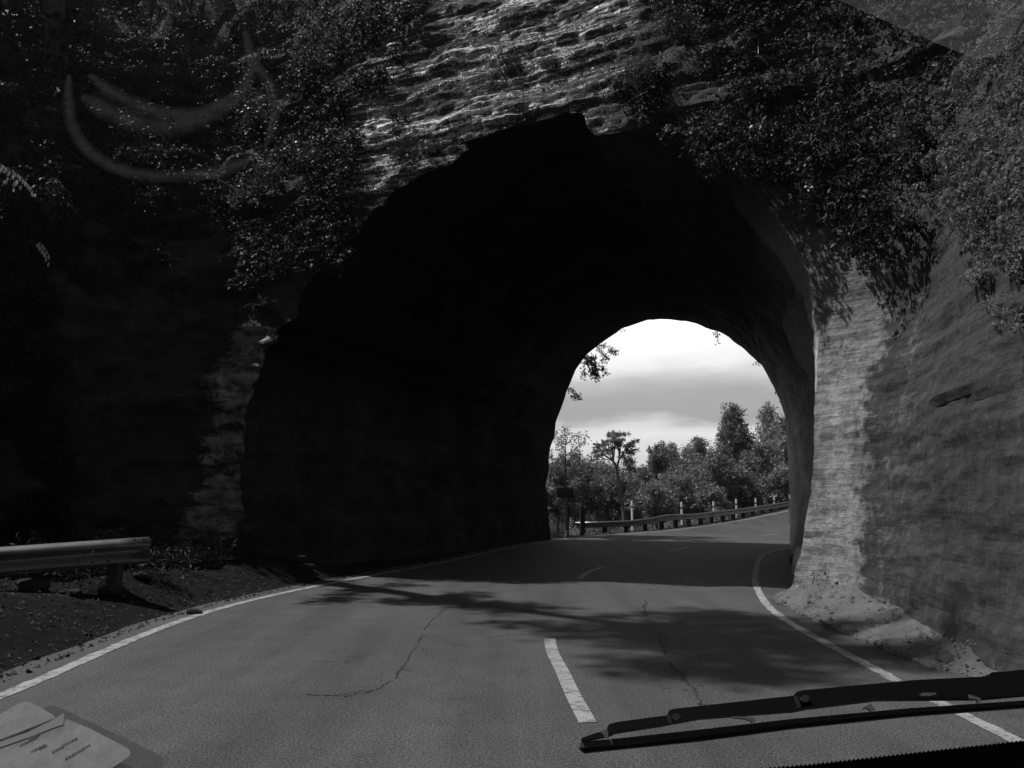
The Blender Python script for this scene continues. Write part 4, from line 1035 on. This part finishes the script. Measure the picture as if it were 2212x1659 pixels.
# ================================================================== THE CAR ONE LOOKS OUT OF
# windscreen plane: leans back; W() is the point on it seen at a picture point
wn = np.array([0, -.866, .5]); wn /= np.linalg.norm(wn); w0 = at(1700, 1560, .82)
def W(X0, Y0, off=0.0):
    d = ray(X0, Y0); t = np.dot(wn, w0 + wn * off - CAM) / np.dot(wn, d); return CAM + d * t
def prism(poly_px, off, th):
    """a flat bar: outline in the picture, lying off metres outside the glass plane, th thick"""
    A_ = [W(x, y, off) for x, y in poly_px]; B_ = [p + wn * th for p in A_]; k = len(A_)
    mb = MB(); mb.add(A_ + B_, [tuple(range(k))[::-1], tuple(range(k, 2 * k))] + [(i, (i + 1) % k, k + (i + 1) % k, k + i) for i in range(k)]); return mb
car = empty('car', (.3, -.6, 0)); tag(car, 'dark car cabin front with a black wiper parked across the lower right', 'car')
wz = lambda a: [(1221 + x * .448, 1398 + y * .448) for x, y in a]
blade = prism(wz([(66, 492), (300, 470), (650, 430), (1100, 372), (1650, 316), (2212, 275), (2700, 248), (2700, 268), (2212, 296), (1650, 338), (1100, 396), (650, 456), (300, 492), (90, 514)]), .004, .004).build('wiper_blade', M['rubber'], car)
prism(wz([(72, 462), (300, 440), (650, 402), (1100, 350), (1650, 300), (2212, 262), (2700, 238), (2700, 250), (2212, 278), (1650, 318), (1100, 374), (650, 432), (300, 472), (66, 490)]), .009, .004).build('blade_spine', mat('grey_rubber', plain(.07, .5)), blade)
arm = prism(wz([(198, 400), (206, 388), (240, 378), (480, 346), (494, 320), (520, 314), (1084, 252), (1100, 234), (1130, 226), (1650, 178), (2004, 160), (2030, 140), (2110, 136), (2150, 130), (2700, 96), (2700, 200), (2212, 240), (2000, 258), (1500, 262), (1160, 304), (1100, 316), (640, 352), (520, 374), (470, 384), (240, 420), (206, 436)]), .016, .012).build('wiper_arm', M['wiper'], car)
def ring(cx, cy, r, nm, m, par, off=.029, th=.003):
    prism([(1221 + (cx + r * math.cos(a)) * .448, 1398 + (cy + r * .8 * math.sin(a)) * .448) for a in np.linspace(0, 2 * math.pi, 15)[:-1]], off, th).build(nm, m, par)
M['rivet'] = mat('rivet', plain(.05, .4, .3))
ring(532, 340, 20, 'rivet', M['rivet'], arm); ring(1152, 252, 22, 'rivet', M['rivet'], arm)
prism(wz([(486, 330), (500, 326), (514, 366), (500, 370)]), .029, .002).build('yoke_edge', M['rivet'], arm)
prism(wz([(1100, 240), (1114, 236), (1136, 290), (1120, 294)]), .029, .002).build('yoke_edge', M['rivet'], arm)
for pol in ([(800, 338), (850, 338), (912, 344), (914, 360), (898, 376), (890, 358), (850, 348), (800, 344)], [(1424, 304), (1434, 290), (1460, 282), (1470, 274), (1478, 290), (1492, 304), (1476, 306), (1470, 318), (1464, 306), (1446, 298)],
            [(1940, 232), (1980, 244), (1998, 252), (1998, 268), (1986, 276), (1980, 258), (1950, 252)], [(168, 412), (196, 398), (204, 410), (206, 436), (190, 440), (184, 426)]):
    prism(wz(pol), .03, .003).build('claw', M['clip'], blade)
prism(wz([(1700, 232), (1720, 222), (1780, 222), (1788, 230), (1750, 238), (1716, 238)]), .03, .002).build('glint_patch', M['clip'], arm)  # glint on the arm, painted as a lighter patch
prism(wz([(76, 446), (150, 420), (190, 414), (198, 436), (150, 448), (78, 458)]), .010, .006).build('end_clip', M['wiper'], blade)
# black cowl with a toothed edge at the lower right
top = []
for i in range(120):
    x = 1500 + i * 9.5; y = np.interp(x, [1500, 1620, 1750, 2212, 2700], [1672, 1664, 1653, 1602, 1556]); top += [(x, y), (x + 3, y - 4.5), (x + 6, y)]
Vt = [W(x, y, -.002) for x, y in top]; k = len(Vt); low_ = [W(x, 2100, -.002) for x, y in top]
mb = MB(); mb.add(Vt + low_ + [p - wn * .02 for p in Vt] + [p - wn * .02 for p in low_], [(i, i + 1, k + i + 1, k + i) for i in range(k - 1)] + [(2 * k + i, 3 * k + i, 3 * k + i + 1, 2 * k + i + 1) for i in range(k - 1)] + [(i, 2 * k + i, 2 * k + i + 1, i + 1) for i in range(k - 1)])
mb.build('cowl', M['dash'], car)
# dashboard top and roof (the roof keeps the sun off the papers)
mb = MB(); mb.box((.25, .32, .86), (.95, .32, .06)); mb.build('dashboard', M['dash'], car)
mb = MB(); mb.box((.35, -.55, 2.02), (.8, .95, .025)); mb.build('roof', M['wiper'], car)
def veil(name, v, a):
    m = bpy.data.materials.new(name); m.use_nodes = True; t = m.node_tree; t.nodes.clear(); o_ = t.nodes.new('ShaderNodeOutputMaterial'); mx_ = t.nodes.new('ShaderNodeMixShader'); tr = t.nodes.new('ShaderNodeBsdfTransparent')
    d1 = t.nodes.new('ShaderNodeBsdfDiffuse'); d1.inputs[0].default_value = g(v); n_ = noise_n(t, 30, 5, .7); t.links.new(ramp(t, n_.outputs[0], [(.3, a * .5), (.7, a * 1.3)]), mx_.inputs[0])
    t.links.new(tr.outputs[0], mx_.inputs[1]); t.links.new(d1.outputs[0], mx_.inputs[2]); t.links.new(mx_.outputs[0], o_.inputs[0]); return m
M['pale_arc'] = veil('arc_veil', .8, .010)  # faint see-through veil for the pale arcs on the windscreen plane
def pale_arc(pts, wid):
    for q, f_ in enumerate((1.5, 1.15, .8, .45)): pale_arc_layer(pts, wid * f_, .001 + .0004 * q)
def pale_arc_layer(pts, wid, off):
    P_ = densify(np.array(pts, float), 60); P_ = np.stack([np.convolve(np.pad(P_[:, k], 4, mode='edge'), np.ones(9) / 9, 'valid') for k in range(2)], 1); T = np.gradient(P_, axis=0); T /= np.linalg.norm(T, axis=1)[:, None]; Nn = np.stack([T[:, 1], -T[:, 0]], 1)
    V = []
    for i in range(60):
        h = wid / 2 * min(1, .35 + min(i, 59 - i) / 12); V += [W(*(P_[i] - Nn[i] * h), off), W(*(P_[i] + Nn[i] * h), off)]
    F = [(2 * i, 2 * i + 1, 2 * i + 3, 2 * i + 2) for i in range(59)]; mesh_py('windscreen_arc', V, F, M['pale_arc'], car)
pale_arc([(150, 150), (145, 240), (165, 300), (210, 345), (270, 372), (350, 382), (440, 378), (510, 360), (570, 325)], 20)
pale_arc([(530, 60), (540, 130), (575, 165), (595, 215), (590, 270), (570, 325)], 16)
pale_arc([(185, 155), (240, 200), (310, 235), (390, 250), (460, 240), (510, 215), (540, 170), (545, 110)], 22)
pale_arc([(170, 205), (250, 250), (330, 272), (400, 270), (470, 240), (520, 200)], 30)
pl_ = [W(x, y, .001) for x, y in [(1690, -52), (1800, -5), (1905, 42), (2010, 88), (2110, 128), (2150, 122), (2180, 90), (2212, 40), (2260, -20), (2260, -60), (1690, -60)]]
mesh_py('reflection_strip', pl_, [tuple(range(len(pl_)))], veil('reflection_film', .8, .09), car)  # pale film standing in for a reflection in the windscreen
# dashboard papers as the windscreen mirrors them, built as see-through sheets at lower left
zq = lambda a: [(x * .2, 1415.7 + y * .2) for x, y in a]
def sheet(pol, off, m, nm, par): return prism(zq(pol), off, .0012 if nm in ('sheet', 'dim_reflection') else .0003).build(nm, m, par)
M['paper'] = veil('paper_reflection_veil', .5, .7); M['paper_dim'] = veil('dim_reflection_veil', .18, .55)
ppr = empty('paper_reflection', W(100, 1600, -.05)); tag(ppr, 'pale reflection of printed papers, built as see-through sheets, at the lower left windscreen corner', 'papers')
sheet([(-300, 900), (560, 540), (700, 590), (1700, 1060), (1760, 1100), (1760, 1170), (1600, 1400), (-300, 1400)], -.060, M['paper_dim'], 'dim_reflection', ppr)
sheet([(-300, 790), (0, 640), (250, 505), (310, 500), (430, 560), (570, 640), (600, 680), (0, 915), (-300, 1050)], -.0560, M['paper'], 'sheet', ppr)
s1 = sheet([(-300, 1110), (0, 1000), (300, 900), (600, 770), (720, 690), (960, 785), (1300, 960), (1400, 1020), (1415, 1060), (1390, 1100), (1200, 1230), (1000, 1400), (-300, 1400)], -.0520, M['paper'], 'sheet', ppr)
sheet([(-300, 1080), (0, 935), (300, 830), (560, 705), (690, 622), (695, 660), (685, 750), (610, 770), (300, 890), (0, 995), (-300, 1110)], -.0506, mat('reflected_white_tape', plain(.30, .7)), 'reflected_tape', ppr)
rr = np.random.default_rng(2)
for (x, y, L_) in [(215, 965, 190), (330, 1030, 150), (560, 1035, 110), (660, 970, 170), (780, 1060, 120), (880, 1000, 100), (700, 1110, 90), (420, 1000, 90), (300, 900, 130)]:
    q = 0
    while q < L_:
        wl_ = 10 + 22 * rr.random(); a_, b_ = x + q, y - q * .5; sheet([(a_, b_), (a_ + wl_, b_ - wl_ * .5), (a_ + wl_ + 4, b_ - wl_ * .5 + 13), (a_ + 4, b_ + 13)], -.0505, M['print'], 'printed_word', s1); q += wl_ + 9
# twiggy scrub between the guardrail and the rock, at the left
rr = np.random.default_rng(91); nb_ = 150; yy = rr.uniform(10.5, 17, nb_); xx = -5.2 - rr.random(nb_) * 3.2 - (yy < 12) * .5; cs = np.stack([xx, yy, ground_z(xx, yy) + .1 + .35 * rr.random(nb_)], 1)
P_ = clump_pts(cs, np.full(nb_, .26), 60, rr); V, F = leaves(P_, .09, .22, None, 0, rr, -.3); tag(mesh_np('weeds', V, F, M['leaf']), 'dark twiggy weeds between the left guardrail and the rock column', 'weeds', kind='stuff')

# ================================================================== THIN HAZE IN THE AIR
mb = MB(); mb.box((0, 80, 27), (330, 330, 34)); hz = mb.build('haze', None); hm = bpy.data.materials.new('thin_haze'); hm.use_nodes = True; t = hm.node_tree; t.nodes.clear()
o_ = t.nodes.new('ShaderNodeOutputMaterial'); pv = t.nodes.new('ShaderNodeVolumePrincipled'); pv.inputs['Color'].default_value = g(.95); pv.inputs['Density'].default_value = .0004; pv.inputs['Anisotropy'].default_value = .82
t.links.new(pv.outputs[0], o_.inputs['Volume']); hz.data.materials.append(hm); tag(hz, kind='stuff')
